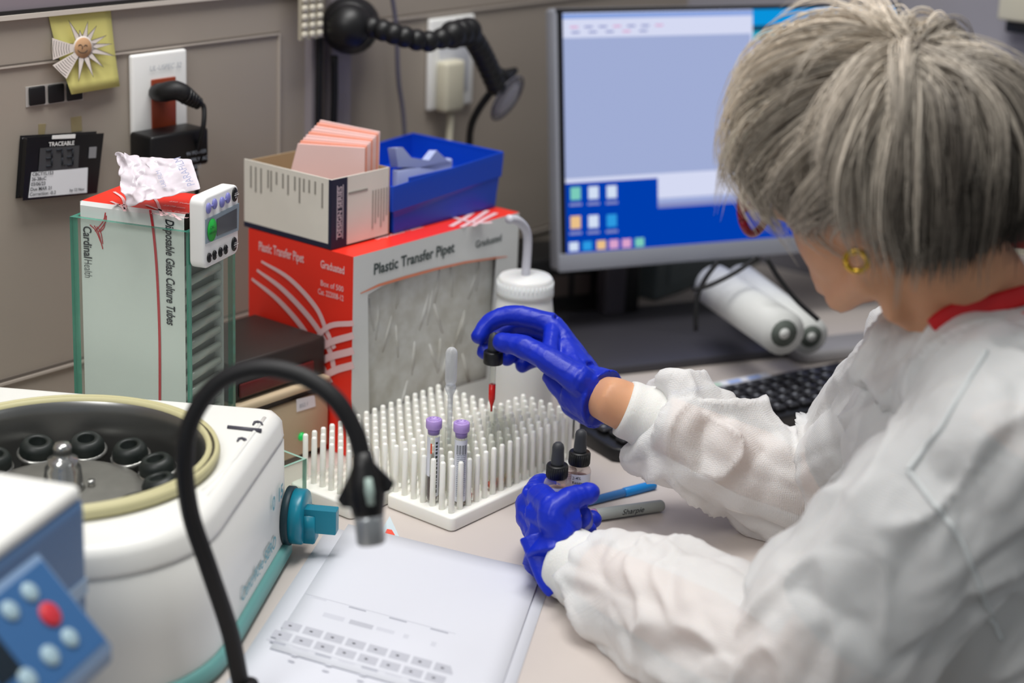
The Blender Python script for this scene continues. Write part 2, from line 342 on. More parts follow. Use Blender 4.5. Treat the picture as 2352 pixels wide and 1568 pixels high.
# second outlet far behind the magnifier
t = thing('outlet_plate', 'blurred white outlet plate behind the black jointed arm, cream plug in it', 'outlet', wx(1035, 140))
a, b = wx(990, 45, .008), wx(1092, 30, .008); zb = wx(990, 255, .008).z
m = MB(); m.box((a.x, YF-.008, zb), (b.x, YF-.0005, a.z), 0, .003, 3); m.build('faceplate', [M_white], t)
m = MB(); m.box((a.x+.018, YF-.0095, zb+.02), (b.x-.012, YF-.0081, a.z-.02), 0, .001); m.build('socket', [mat('pale_socket', 'c9cbd2', .4)], t)
t = thing('power_plug', 'cream plug and flat cream cord in the blurred outlet near the monitor', 'plug', wx(1055, 210, .02))
m = MB(); m.box((wx(1024, 262, .03).x, YF-.030, wx(1024, 262, .03).z), (wx(1072, 142, .03).x, YF-.0085, wx(1040, 142, .03).z), 0, .006, 3); m.build('plug_body', [mat('cream_plastic', 'c9c4b0', .45)], t)
m = MB(); m.tube(bez([wx(1034, 262, .02), wx(1033, 290, .02), wx(1030, 340, .02), wx(1020, 500, .02), wx(1020, 700, .02)], 6), .0055, 10, flat=.6); m.build('cord', [mat('cream_plastic', 'c9c4b0', .45)], t)
# beaded strip at the top
t = thing('bubble_strip', 'cream dimpled strip hanging at the top beside the corner post', 'strip', wx(715, 50, .03))
m = MB(); a = wx(690, 93, .03); b = wx(742, 93, .03); m.box((a.x, YF-.03, a.z), (b.x, YF-.026, a.z+.12)); m.build('backing', [mat('cream_foam', 'b3ab98', .6)], t)
m = MB()
for i in range(3):
    for j in range(10): m.ball((a.x+(b.x-a.x)*(i+.5)/3, YF-.031, a.z+.006+j*.0105), .0052, 0, 6, (.95, .6, .95))
m.build('bubbles', [mat('cream_beads', 'cfc8b8', .3)], t)
# cords on wall
for px, r, lab, top in ((733, .0042, 'black cord hanging straight down beside the cream dimpled strip', -60), (768, .0045, 'black cord hanging below the jointed arm base, right of the other cord', 128)):
    m = MB(); m.tube(bez([wx(px, top, .02), wx(px, (top+300)/2, .02), wx(px-2, 300, .02), wx(px, 420, .02), wx(px+2, 700, .012)], 6), r, 8)
    tag(m.build('wall_cable', [M_blackm], loc=wx(px, 100, .02)), lab, 'cord')
m = MB(); m.tube(bez([wx(895, -40, .02), wx(910, 60, .02), wx(915, 180, .02), wx(930, 320, .02), wx(935, 700, .012)], 6), .003, 8)
tag(m.build('thin_cable', [mat('grey_cord', '62606e', .5)], loc=wx(912, 100, .02)), 'thin grey blue cord hanging behind the jointed arm', 'cord')
# jointed arm with round lens
t = thing('jointed_magnifier_arm', 'black ball jointed arm on the wall holding a small round lens', 'magnifier', wx(800, 60, .02))
m = MB(); p = wx(805, 55, .05); m.tube([wx(812, 55, .0), wx(805, 58, .03), wx(802, 58, .055)], [.034, .036, .026], 24); m.ball(wx(802, 62, .05), .029, 0, 12); m.build('mount', [M_black], t)
m = MB(); jp = bez([wx(830, 55, .06), wx(880, 70, .09), wx(930, 85, .11), wx(985, 95, .12), (wx(1040, 80, .12)), (wx(1075, 72, .12))], 2)
for i, p in enumerate(jp): m.ball(p, .0135 if i < len(jp)-3 else .018, 0, 9)
m.tube(jp, .008, 10); m.build('ball_joints', [M_black], t)
m = MB(); jq = bez([wx(1075, 72, .12), wx(1100, 110, .12), wx(1120, 150, .125), wx(1140, 195, .13)], 3)
for p in jq: m.ball(p, .0145, 0, 8)
m.tube([wx(1130, 170, .13), wx(1160, 178, .13), wx(1185, 160, .13)], [.012, .011, .004], 8); m.build('elbow', [M_black], t)
m = MB(); nn = (cR*.8+cD*.55-cF*.35).normalized(); lc = wx(1165, 225, .13)
m.lathe([(.0315, -.001), (.034, 0), (.034, .001), (.0315, .002), (.0315, -.001)], 28, 0, Matrix.Translation(lc) @ zto(nn), cap=False); m.build('lens_rim', [mat('smoky_rim', '77757f', .2, trans=.5)], t)
m = MB(); m.lathe([(.001, -.004), (.015, -.003), (.0295, 0), (.015, .005), (.001, .006)], 28, 0, Matrix.Translation(lc) @ zto(nn)); m.build('lens', [thinglass('clear_lens', 'd4d4dc', .03, .12, .8)], t)
m = MB(); m.tube(bez([wx(1140, 195, .12), wx(1100, 250, .1), wx(1080, 300, .08), wx(1078, 380, .05)], 5), .005, 8); m.build('lead', [M_blackm], t)
# items on the right wall
XR = 1.10
t = thing('wall_dispenser', 'cream box fixed on the grey wall at the top right corner', 'dispenser', onX(2330, 20, XR))
a = onX(2288, 45, XR-.04); m = MB(); m.box((XR-.04, a.y-.1, a.z), (XR-.0005, a.y, a.z+.12), 0, .004); m.build('cover', [mat('cream_plastic', 'c9c4b0', .45)], t)
m = MB(); m.box((XR-.035, a.y-.09, a.z-.016), (XR-.0005, a.y-.012, a.z), 0, .002); m.build('outlet_slot', [M_black], t)
m = MB(); a = onX(2330, 470, XR-.02); b = onX(2350, 600, XR-.02); m.box((XR-.02, a.y-.09, b.z), (XR-.0005, a.y, a.z), 0, .004)
tag(m.build('wall_box', [mat('cream_plastic', 'c9c4b0', .45)], loc=a), 'cream wall box low behind the seated person, at the right edge', 'box')
# ================================================================== big boxes at the wall
M_red = mat('glossy_red_card', 'ee3424', .4); M_card = mat('white_card', 'd9dbd8', .45); M_pink = mat('pale_print_on_red', 'e9c2c4', .5)
M_cardgrey = mat('card_text', '3d4a48', .6)
M_orange = mat('orange_line', 'e58a68', .5)
BX0, BY0, BZ1 = .065, .205, .982
BX1 = onY(1190, 560, BY0).x; BY1 = BY0+.165
t = thing('pipette_box', 'large red and white cardboard box of plastic transfer pipettes with a window', 'box', ((BX0+BX1)/2, (BY0+BY1)/2, ZT))
F = lambda x, y, e=0.0: onY(x, y, BY0-e)
win = [F(845, 676), F(900, 645), F(970, 622), F(1060, 602), F(1140, 589), F(1117, 868), F(848, 951)]
m = MB()
X0, X1, Y0, Y1, Z0, Z1 = BX0, BX1, BY0, BY1, ZT+.0005, BZ1
# sides, back, bottom
m.poly([(X0, Y0, Z0), (X0, Y0, Z1), (X0, Y1, Z1), (X0, Y1, Z0)], 0); m.poly([(X1, Y0, Z0), (X1, Y1, Z0), (X1, Y1, Z1), (X1, Y0, Z1)], 1)
m.poly([(X0, Y1, Z0), (X0, Y1, Z1), (X1, Y1, Z1), (X1, Y1, Z0)], 0); m.poly([(X0, Y0, Z0), (X0, Y1, Z0), (X1, Y1, Z0), (X1, Y0, Z0)], 0); m.poly([(X0, Y0, Z1), (X1, Y0, Z1), (X1, Y1, Z1), (X0, Y1, Z1)], 0)
# front frame around the window
A = Vector((X0, Y0, Z1)); B = Vector((X1, Y0, Z1)); C_ = Vector((X1, Y0, Z0)); E_ = Vector((X0, Y0, Z0))
tops = [Vector((w.x, Y0, Z1)) for w in win[:5]]
m.poly([A, tops[0], win[0], win[6], E_], 1)
for k in range(4): m.poly([tops[k], tops[k+1], win[k+1], win[k]], 1)
m.poly([tops[4], B, C_, win[5], win[4]], 1); m.poly([E_, win[6], win[5], C_], 1)
m.build('carton', [M_red, M_card], t)
mw = bpy.data.materials.new('bagged_pipettes'); mw.use_nodes = True; n_ = mw.node_tree; b_ = n_.nodes['Principled BSDF']; b_.inputs['Roughness'].default_value = .3
tc = n_.nodes.new('ShaderNodeTexCoord'); ns = n_.nodes.new('ShaderNodeTexNoise'); ns.inputs['Scale'].default_value = 45; ns.inputs['Detail'].default_value = 5; rp = n_.nodes.new('ShaderNodeValToRGB')
rp.color_ramp.elements[0].position = .35; rp.color_ramp.elements[1].position = .65; rp.color_ramp.elements[0].color = lin('d0cec8'); rp.color_ramp.elements[1].color = lin('ebecec')
n_.links.new(tc.outputs['Object'], ns.inputs[0]); n_.links.new(ns.outputs[0], rp.inputs[0]); n_.links.new(rp.outputs[0], b_.inputs[0])
m = MB(); rnd = random.Random(3)
m.box((min(w.x for w in win)-.002, Y0+.006, min(w.z for w in win)-.002), (max(w.x for w in win)+.002, Y0+.03, max(w.z for w in win)+.002), 0)
for k in range(22):   # the bulbs and stems pressing on the clear film
    x = rnd.uniform(win[0].x+.01, win[4].x-.02); z = rnd.uniform(.79, .93); a = rnd.uniform(-.5, .5)
    m.tube([(x-.02*math.sin(a), Y0+.0082, z-.02), (x, Y0+.0070, z), (x+.02*math.sin(a), Y0+.0082, z+.02)], .0026, 6)
m.build('bagged_pipettes', [mw], t)
m = MB(); m.poly([w+Vector((0, .0008, 0)) for w in win]); m.build('window_film', [glassm('clear_film', 'f2f2ef', .12, .93)], t)
# printing
m = MB()
fx = Matrix.Translation((0, 0, 0)) @ basis((0, 0, 0), (1, 0, 0), (0, 0, 1))
def ft(s_, x, y, sz, mi, bold=.02, sx=1.0, fit=None): m.text(s_, sz, Matrix.Translation(F(x, y, .0006)) @ fx, mi, bold, 0, 'LEFT', sx, fit)
ft('Plastic Transfer Pipet', 858, 631, .0175, 1, .02, .9); ft('Graduated', 1092, 570, .0125, 1, .01, .9)
m.strip([F(x, y, .0005) for x, y in ((828, 674), (870, 655), (930, 637), (1000, 618), (1070, 602), (1140, 592), (1165, 589))], [.001, .003, .0035, .003, .0025, .002, .001], (0, -1, 0), 2)
sx_ = lambda x, y, e=.0006: onX(x, y, BX0-e)
sm_ = basis((0, 0, 0), (0, -1, 0), (0, 0, 1))
def stt(s_, x, y, sz, x2, bold=.02): m.text(s_, sz, Matrix.Translation(sx_(x, y)) @ sm_, 0, bold, fit=(sx_(x, y).y-sx_(x2, y).y))
stt('Plastic Transfer Pipet', 594, 574, .0150, 698); stt('Graduated', 736, 614, .0125, 791); stt('Box of 500', 736, 655, .0090, 789, .01); stt('Cat. 222008-12', 730, 674, .0090, 789, .01)
for pts, w in ((((578, 640), (640, 690), (700, 760), (735, 830), (760, 880)), .0075), (((590, 620), (650, 665), (715, 735), (755, 800), (768, 850)), .0075), (((600, 600), (665, 640), (725, 705), (750, 760), (768, 800)), .0065),
               (((735, 870), (770, 850), (812, 838)), .008), (((712, 862), (745, 825), (812, 805)), .008), (((704, 830), (750, 790), (812, 770)), .0075), (((706, 810), (750, 752), (812, 742)), .006)):
    ek = globals().get('ek', 0)+1; p = bez([sx_(a, b, .0004+.00025*ek) for a, b in pts], 6); n = len(p); m.strip(p, [w*(.35+.65*math.sin(math.pi*min(.5, (i+1)/n))) for i in range(n)], (-1, 0, 0), 0)
# logo and lettering on the lid
tz = lambda x, y: T(x, y, BZ1+.0004)
for pts in (((1035, 520), (1070, 500), (1090, 484)), ((1060, 522), (1090, 505), (1120, 484)), ((1085, 520), (1110, 505), (1140, 490)), ((1040, 500), (1090, 512), (1130, 512))):
    ek += 1; m.strip([v+Vector((0, 0, .0002*(ek-7))) for v in bez([tz(*p) for p in pts], 4)], .006, (0, 0, 1), 0)
m.text('Disposable Plastic', .011, Matrix.Translation(tz(865, 550)) @ Matrix(), 0, .01)
m.build('printing', [M_pink, M_cardgrey, M_orange], t)
# ---- open carton on top
M_crm = mat('aged_white_card', 'e6e1d6', .65, vary=.05, vscale=12); M_navy = mat('navy_print', '20233a', .55); M_kraft = mat('kraft_inside', 'b59b78', .75)
cz0 = BZ1+.0008; cA = T(760, 574, cz0); cL = Vector((cA.x, T(566, 518, cz0).y, cz0)); cRr = T(880, 536, cz0); cRr.y = cA.y+.002
ch = onX(753, 411, cA.x).z-cz0
w = cRr.x-cA.x; dl = cL.y-cA.y
t = thing('open_carton', 'open cream and navy carton on the red box, holding pink cards', 'carton', (cA.x+w/2, cA.y+dl/2, cz0))
th = .0016; m = MB(); x0, y0, x1, y1 = cA.x, cA.y, cA.x+w, cA.y+dl
def wall(lo, hi, mo, mi_in):
    m.box(lo, hi, mo)
m.box((x0, y0, cz0), (x1, y1, cz0+th), 2); m.box((x0, y0, cz0), (x0+th, y1, cz0+ch), 0); m.box((x1-th, y0, cz0), (x1, y1, cz0+ch), 2)
m.box((x0+th, y1-th, cz0), (x1-th, y1, cz0+ch*.97), 2); m.box((x0+th, y0, cz0), (x1-th, y0+th, cz0+ch), 0)
m.build('carton_body', [M_crm, M_navy, M_kraft], t)
m = MB(); e = .0004
m.box((x0+.0003, y0-e, cz0+.0002), (x0+.0185*1.3, y0, cz0+ch-.0004), 0); m.box((x0-e, y0-e, cz0+.0002), (x0, y0+.004, cz0+ch-.0004), 0)
m.box((x0-e, y0+.004, cz0+.0002), (x0, y1, cz0+.006), 0)
m.text('DESIGN SERIES', .0088, Matrix.Translation((x0+.015, y0-.001, cz0+.012)) @ basis((0, 0, 0), (0, 0, 1), (-1, 0, 0)), 1, .02)
m.box((x0+.008, y0-.0009, cz0+.010), (x0+.0086, y0-e, cz0+ch*.9), 1); m.box((x0+.017, y0-.0009, cz0+.010), (x0+.0176, y0-e, cz0+ch*.9), 1)
m.build('navy_band', [M_navy, mat('pale_print', 'cbbcc4', .6)], t)
m = MB(); rnd = random.Random(5)
for k in range(14):
    yy = y1-.012-k*.0085+rnd.uniform(-.002, .002); L = rnd.uniform(.012, .03); z = cz0+ch-.006
    m.box((x0-.0005, yy-.0012, z-L), (x0, yy+.0012, z), 0)
m.build('faded_side_print', [mat('faded_grey_print', '9a958d', .7)], t); m = MB()
for k in range(6):
    xx = x1-.028+k*.0045; m.box((xx, y0-.0005, cz0+.012+(k % 3)*.006), (xx+.0015, y0, cz0+ch*.72), 0)
m.box((x0+.026, y0-.0005, cz0+ch*.74), (x0+.056, y0, cz0+ch*.77), 0)
m.build('faded_front_print', [mat('faded_grey_print', '9a958d', .7)], t)
# pink cards
M_pk = mat('pale_pink_card', 'f2cfca', .6); M_pk2 = mat('salmon_edge', 'f2a78f', .6, vary=.12, vscale=300, stretch=(1, 40, 1))
bot = cz0+.004; PA = Vector((x0+.012, y1-.050, bot)); PB = Vector((x1-.030, y0+.010, bot)); pd_ = (PB-PA).normalized(); pn = Vector((-pd_.y, pd_.x, 0)); pn = pn if pn.dot(cF) > 0 else -pn
t = thing('pink_card_stack', 'stack of pale pink cards leaning out of the open carton', 'cards', (PA+PB)/2)
lp = lambda a, b, k: (a[0]+(b[0]-a[0])*k, a[1]+(b[1]-a[1])*k)
NC = 9
for k in range(NC):
    f_ = k/(NC-1); P_ = PA+pn*.0032*k; m = MB(); tf = onP(*lp((684, 330), (735, 276), f_), P_, pn); tn = onP(*lp((838, 340), (872, 303), f_), P_, pn)
    bf = onP(*lp((668, 392), (700, 392), f_), P_, pn); bf.z = bot; bn = tn.copy(); bn.z = bot; bn.x = min(bn.x, x1-.004); md = onP(*lp((668, 392), (700, 380), f_), P_, pn)
    lim = lambda v: Vector((min(max(v.x, x0+.003), x1-.003) if v.z < cz0+ch else v.x, min(max(v.y, y0+.003), y1-.004) if v.z < cz0+ch else v.y, v.z))
    m.slab([lim(bf), lim(md), tf, tn, lim(bn)], pn*.0029, 0)
    m.build('card', [M_pk if k % 3 != 1 else M_pk2], t)
# ---- blue bin
M_blue = mat('blue_bin_plastic', '0a46c4', .33)
zz = BZ1+.0008; bL = T(890, 534, zz); bR = T(1145, 478, zz)
by = (bL.y+bR.y)/2-.001; x0, x1 = bL.x+.002, bR.x; zt = onY(1152, 402, by).z; zr = onY(1157, 345, by+.0).z
t = thing('storage_bin', 'bright blue plastic bin on the red box beside the open carton', 'bin', ((x0+x1)/2, by+.07, zz))
m = MB(); dp = .135
def taper(z, g): return [(x0-g, by-g*.6, z), (x1+g, by-g*.6, z), (x1+g, by+dp+g, z), (x0-g, by+dp+g, z)]
lv = [(zz, 0), (zz+.004, .001), ((zz+zt)/2, .002), (zt-.001, .004), (zt, .0065), (zr-.006, .008), (zr, .008)]
prev = None; vs = []; fs = []
outer = [taper(z, g) for z, g in lv]; inner = [taper(z, g-.0025) for z, g in reversed(lv)]
rings = outer+[[(x, y, max(z, zz+.003)) for x, y, z in r] for r in inner]
# the front left side dips into a lower lip
def dip(p):
    x, y, z = p
    if z > zt-.004 and x < x0+.02: return (x, y, z-.012*(1-(x-x0)/.02 if x > x0 else 1))
    return p
for r in rings: vs += [dip(p) for p in r]
n = len(rings)
for i in range(n-1):
    for k in range(4): k2 = (k+1) % 4; fs.append((i*4+k, i*4+k2, (i+1)*4+k2, (i+1)*4+k))
fs.append((3, 2, 1, 0)); fs.append(tuple((n-1)*4+k for k in range(4)))
m.add(vs, fs, 0); o = m.build('bin_shell', [M_blue], t); bv = o.modifiers.new('b', 'BEVEL'); bv.width = .0018; bv.segments = 2; bv.limit_method = 'ANGLE'
m = MB(); m.box((x0+.02, by-.0045, zr-.012), (x1-.02, by-.002, zr-.006), 0); m.build('lip', [M_blue], t)
# white wrapped contents showing above the rim
t = thing('plastic_sachet', 'white plastic packet poking up inside the blue bin', 'packet', ((x0+x1)/2-.02, by+.05, zz+.004))
m = MB(); yb = by+.03
cp = [onY(x, y, yb) for x, y in ((908, 340), (925, 338), (945, 362), (985, 368), (1003, 345), (1025, 365), (1040, 378), (1000, 390), (950, 384), (915, 384))]
cp2 = [Vector((p.x, p.y+.012, p.z-.002)) for p in cp]; k_ = len(cp)
lowz = zz+.006
m.add(cp+cp2+[Vector((p.x, p.y+.004, lowz)) for p in cp[7:]], [tuple(range(k_)), tuple(reversed(range(k_, 2*k_)))]+[(i, (i+1) % k_, k_+(i+1) % k_, k_+i) for i in range(k_)], 0)
m.box((cp[9].x, yb, lowz), (cp[6].x, yb+.01, cp[8].z), 0, .002)
o = m.build('wrapper', [mat('white_wrap', 'b9c4ec', .35)], t)
# ---- wash bottle
M_hdpe = mat('white_polythene', 'e6e7e6', .42, sss=.15)
BYb = .145; cx = onY(1207, 640, BYb).x; zc = onY(1207, 633, BYb).z
t = thing('wash_bottle', 'white wash bottle with a bent spout standing right of the red box', 'bottle', (cx, BYb, ZT))
R_ = .0375; zs_ = onY(1207, 735, BYb).z; z = ZT
m = MB(Matrix.Translation((cx, BYb, 0))); zcap0 = onY(1207, 700, BYb-.03).z
m.lathe([(.001, z+.0005), (R_-.003, z+.0005), (R_, z+.004), (R_, zs_-.012), (R_-.0015, zs_-.004), (R_-.006, zcap0+.001), (R_-.007, zcap0+.003)], 40, 0); m.build('body', [M_hdpe], t)
m = MB(Matrix.Translation((cx, BYb, 0))); rc = .0325; m.lathe([(.001, zcap0-.002), (rc+.001, zcap0-.002), (rc+.0012, zcap0+.003), (rc-.0005, zc-.003), (rc-.003, zc), (.007, zc+.001), (.001, zc+.0012)], 40, 0)
for k in range(40): a = 2*math.pi*k/40; m.cyl((rc*math.cos(a), rc*math.sin(a), zcap0+.003), (rc*math.cos(a), rc*math.sin(a), zc-.006), .0009, 5)
m.build('cap', [M_hdpe], t)
m = MB(); b3 = lambda x, y: onY(x, y, BYb); m.tube(bez([Vector((cx, BYb, zc-.001)), b3(1212, 560), b3(1208, 525), b3(1192, 505), b3(1165, 500), b3(1130, 506)], 6), [.0062]*7+[.0055]*19+[.0045]*5, 12) if False else m.tube(bez([Vector((cx, BYb, zc-.001)), b3(1212, 560), b3(1208, 528), b3(1190, 507), b3(1168, 503)], 6), .0052, 12)
m.build('spout', [mat('grey_white_tube', 'c9c9d2', .35)], t)
# ================================================================== glass case with tube box
M_gedge = mat('green_glass_edge', '4f9d88', .12, trans=.25); M_gface = glassm('clear_glass_sheet', 'fafdfb', .02, .965)
gd = 1.66; gC = D(432, 534, gd); th = math.radians(-70.2); gl = Vector((-math.cos(th), -math.sin(th), 0)); gr = Vector((math.cos(math.radians(19.8)), math.sin(math.radians(19.8)), 0))
nl = Vector((-gr.x, -gr.y, 0)); nr = -gl   # outward normals of the left(front) and right faces
gL = onP(160, 504, gC, gr); wl = (gL-gC).dot(gl); gR = onP(540, 500, gC, gl); wr = (gR-gC).dot(gr); gz = gC.z-ZT
GM = Matrix((gr, gl, Vector((0, 0, 1)))).transposed().to_4x4(); GM.translation = Vector((gC.x, gC.y, ZT))
gth = .0055
t = thing('glass_case', 'open glass case with green edges around the tall box of culture tubes', 'glass case', GM @ Vector((wr/2, wl/2, 0)))
def pane(name, lo, hi, ax):
    m = MB(GM); m.box(lo, hi, 1)
    # large faces are clear, narrow faces show green
    for i in range(len(m.f)):
        vs = [m.v[k] for k in m.f[i]]; n = (vs[1]-vs[0]).cross(vs[2]-vs[1]).normalized(); n = GM.to_3x3().inverted() @ n
        if abs(n[ax]) > .9: m.m[i] = 0
    return m.build(name, [M_gface, M_gedge], t)
pane('front_pane', (0, 0, .0005), (gth, wl, gz), 0); pane('side_pane', (gth, 0, .0005), (wr-gth, gth, gz), 1)
pane('back_pane', (wr-gth, 0, .0005), (wr, wl, gz), 0); pane('side_pane', (gth, wl-gth, .0005), (wr-gth, wl, gz), 1)
# tube box
a = onP(180, 480, GM @ Vector((gth+.002, 0, 0)), gr); i0 = .009; bz = None
Pl = GM @ Vector((gth+.002, 0, 0))
pf = lambda x, y, e=0.0: onP(x, y, Pl-gr*e, gr)
cF_ = pf(420, 520); 
toG = GM.inverted(); yR = (toG @ pf(424, 520)).y; yL = (toG @ pf(181, 480)).y; zT = ((toG @ pf(440, 495)).z+(toG @ pf(184, 462)).z)/2
xB = wr-gth-.004
t = thing('culture_tube_box', 'tall white and red box of glass culture tubes standing in the glass case', 'box', GM @ Vector((wr/2, wl/2, 0)))
m = MB(GM); x0, x1, y0, y1, z1 = gth+.002, xB, max(yR, gth+.003), min(yL, wl-gth-.002), zT
zd = z1-.052
m.poly([(x0, y0, .0006), (x0, y1, .0006), (x0, y1, z1-.004), (x0, y0, z1-.004)], 0); m.poly([(x1, y0, .0006), (x1, y0, z1), (x1, y1, z1), (x1, y1, .0006)], 0)
m.poly([(x0, y1, .0006), (x1, y1, .0006), (x1, y1, z1), (x0, y1, z1)], 0); m.poly([(x0, y0, .0006), (x1, y0, .0006), (x1, y1, .0006), (x0, y1, .0006)], 0)
m.poly([(x0, y0, z1-.004), (x0, y1, z1-.004), (x0+.003, y1, z1), (x0+.003, y0, z1)], 0)
m.poly([(x0+.003, y0, z1), (x0+.003, y1, z1), (x1, y1, z1), (x1, y0, z1)], 1)
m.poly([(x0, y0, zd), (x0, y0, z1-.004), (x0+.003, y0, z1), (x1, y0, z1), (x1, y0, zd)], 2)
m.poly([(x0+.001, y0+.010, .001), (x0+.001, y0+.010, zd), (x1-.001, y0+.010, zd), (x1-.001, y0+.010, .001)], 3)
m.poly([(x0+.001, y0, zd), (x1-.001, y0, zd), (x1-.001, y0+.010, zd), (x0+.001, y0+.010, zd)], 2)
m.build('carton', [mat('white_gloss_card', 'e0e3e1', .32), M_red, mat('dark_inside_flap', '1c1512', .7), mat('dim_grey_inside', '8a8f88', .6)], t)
m = MB(GM); m.box((x0+.004, y0-.0004, z1-.001), (x1-.004, y0+.03, z1+.0006), 0)
tzz = lambda x, y: T(x, y, ZT+z1+.0009)
m2 = MB()
for pts in (((315, 440), (355, 455), (372, 495)), ((335, 470), (372, 484), (385, 492)), ((395, 490), (408, 500), (415, 505)), ((255, 462), (280, 474), (287, 485)), ((262, 440), (282, 455), (288, 480)), ((258, 470), (275, 470), (287, 470))):
    m2.strip(bez([tzz(*p) for p in pts], 4), .003, (0, 0, 1), 0)
mt_ = Matrix.Translation(tzz(408, 484)) @ basis((0, 0, 0), gl*-1, gr)
for i in range(4): m2.text(['Mfd for Cardinal', 'Health, Dublin OH', '23/78 mm', '250 Tubes'][i], .006, Matrix.Translation(tzz(345+i*14, 490-i*9)) @ basis((0, 0, 0), -gl, gr), 0, .01)
m2.build('lid_printing', [M_pink], t)
# printing on the white face: vertical lettering reading downwards
m = MB(); dn = Vector((0, 0, -1)); TT = lambda x, y, e=.0007: Matrix.Translation(pf(x, y, e)) @ basis((0, 0, 0), dn, -gl)
m.text('Cardinal', .0132, TT(191, 518), 0, .018, fit=(pf(191, 518)-pf(191, 591)).length); m.text('Health', .0132, TT(193, 594), 0, -.012, fit=(pf(193, 594)-pf(193, 636)).length)
m.text('Disposable Glass Culture Tubes', .0133, TT(380, 502), 0, .02, .25, fit=(pf(380, 502)-pf(386, 746)).length)
for pts, w in ((((206, 516), (220, 530), (233, 560)), .0007), (((216, 518), (226, 535), (236, 572)), .0007), (((222, 520), (231, 533), (236, 560)), .0006),
               (((242, 488), (237, 508), (218, 531)), .0007), (((244, 495), (241, 512), (226, 532)), .0007), (((240, 515), (238, 524), (229, 533)), .0006)):
    m.strip(bez([pf(a, b, .0007) for a, b in pts], 5), w*1.6, -gr, 1)
m.strip(bez([pf(a, b, .0007) for a, b in ((345, 482), (352, 530), (360, 620), (366, 760), (367, 900), (366, 1000))], 8), .0028, -gr, 1)
m.build('printing', [M_ink, mat('deep_red_print', 'c42532', .4)], t)
# the glass tubes lying in rows at the open side, as the box's shown contents
M_tubeg = mat('ribbed_clear_wrap', 'c6cbc3', .15, trans=.3)
nrow = 15
for k in range(nrow):
    m = MB(GM); z = .012+k*(zd-.016)/nrow; m.tube([(x0+.003, y0+.005, z), (x1-.003, y0+.005, z)], .0045, 10)
    o = m.build('glass_tube_row', [M_tubeg], t)
# plastic bag on top
t = thing('plastic_bag', 'crumpled clear plastic bag with faint printing lying on the red box lid', 'bag', tzz(350, 450))
rnd = random.Random(7); m = MB(); nU, nV = 26, 18
bA, bB, bC, bD = D(262, 352, 1.70), D(440, 364, 1.70), D(290, 470, 1.655), D(461, 432, 1.66)
zlid = ZT+z1+.0012
vs = []
for i in range(nV+1):
    for j in range(nU+1):
        u, v = j/nU, i/nV; p = bA.lerp(bB, u).lerp(bC.lerp(bD, u), v)
        q_ = Vector((u*5, v*4, 1.3)); nz = noise.noise(q_*1.3); n2 = abs(noise.noise(q_*2.6+Vector((7, 0, 0)))); n3 = abs(noise.noise(Vector((u*9+v*5, v*3, 9))))
        cr = (1-u)*1.4+.25
        p = p+cF*(-.008*nz*cr-.006*n2*cr)+Vector((0, 0, .006*(n3-.3)*cr))+cR*(.006*noise.noise(q_*3)*cr if u < .5 else 0)
        p.z = max(p.z, zlid+.001+.002*n3); vs.append(p)
fs = [(i*(nU+1)+j, (i+1)*(nU+1)+j, (i+1)*(nU+1)+j+1, i*(nU+1)+j+1) for i in range(nV) for j in range(nU)]
m.add(vs, fs, 0, True)
M_bag = mat('milky_plastic_film', 'e4dce3', .22, alpha=.86, coat=.3)
o = m.build('film', [M_bag], t); so = o.modifiers.new('s', 'SOLIDIFY'); so.thickness = .0012
sb = o.modifiers.new('sub', 'SUBSURF'); sb.levels = 1; sb.render_levels = 1
m = MB()
ux = (bB-bA).normalized(); uy = (bA-bC).normalized(); nb = ux.cross(uy).normalized(); nb = nb if nb.dot(cF) < 0 else -nb
tb = lambda u, v, e=.012: bA.lerp(bB, u).lerp(bC.lerp(bD, u), v)-cF*e
m.text('PARAFILM', .0115, Matrix.Translation(tb(.80, .03)) @ basis((0, 0, 0), -uy*1+ux*.12, ux), 0, .01, sx=-1) if False else m.text('PARAFILM', .0105, Matrix.Translation(tb(.97, .88)) @ basis((0, 0, 0), uy-ux*.18, -ux), 0, .0, sx=.9)
m.build('printed_text', [mat('faint_violet_print', '8f93b0', .5)], t); m = MB()
m.text('LAB FILM', .006, Matrix.Translation(tb(.60, .80)) @ basis((0, 0, 0), uy-ux*.1, -ux), 0)
m.build('small_print', [mat('faint_violet_print', '8f93b0', .5)], t)
# white digital timer hung on the case's side
nrm = -gl; Pt = GM @ Vector((0, -.0175, 0)); pt_ = lambda x, y, e=0.0: onP(x, y, Pt+nrm*e, nrm)
a = pt_(466, 458); b = pt_(548, 420); c2 = pt_(548, 582); d2 = pt_(470, 617)
tc_ = (a+b+c2+d2)/4
t = thing('digital_timer', 'white digital timer hung on the glass case, green sticker on its screen', 'timer', tc_)
wv = ((b-a).length+(c2-d2).length)/2; hv = ((d2-a).length+(c2-b).length)/2
TM2 = Matrix((gr, Vector((0, 0, 1)), -nrm*-1)).transposed().to_4x4(); TM2.translation = tc_-gr*wv/2-Vector((0, 0, hv/2))
m = MB(TM2); m.prism(rrect(0, 0, wv, hv, .008), -.016, 0, 0, .0022, 3); m.build('case', [M_white], t)
lx = lambda u, v, z=0.0: TM2 @ Vector((u*wv, v*hv, z))
m = MB(TM2); m.prism([(wv*.04, hv*.36), (wv*.98, hv*.33), (wv*1.0, hv*.72), (wv*.04, hv*.70)], 0, .0008, 0); m.build('screen_frame', [mat('blue_grey_frame', '8798a3', .25)], t)
m = MB(TM2); m.prism([(wv*.34, hv*.40), (wv*.92, hv*.38), (wv*.92, hv*.66), (wv*.34, hv*.64)], .0008, .0012, 0); m.build('display', [mat('dark_lcd', '3a3b42', .12)], t)
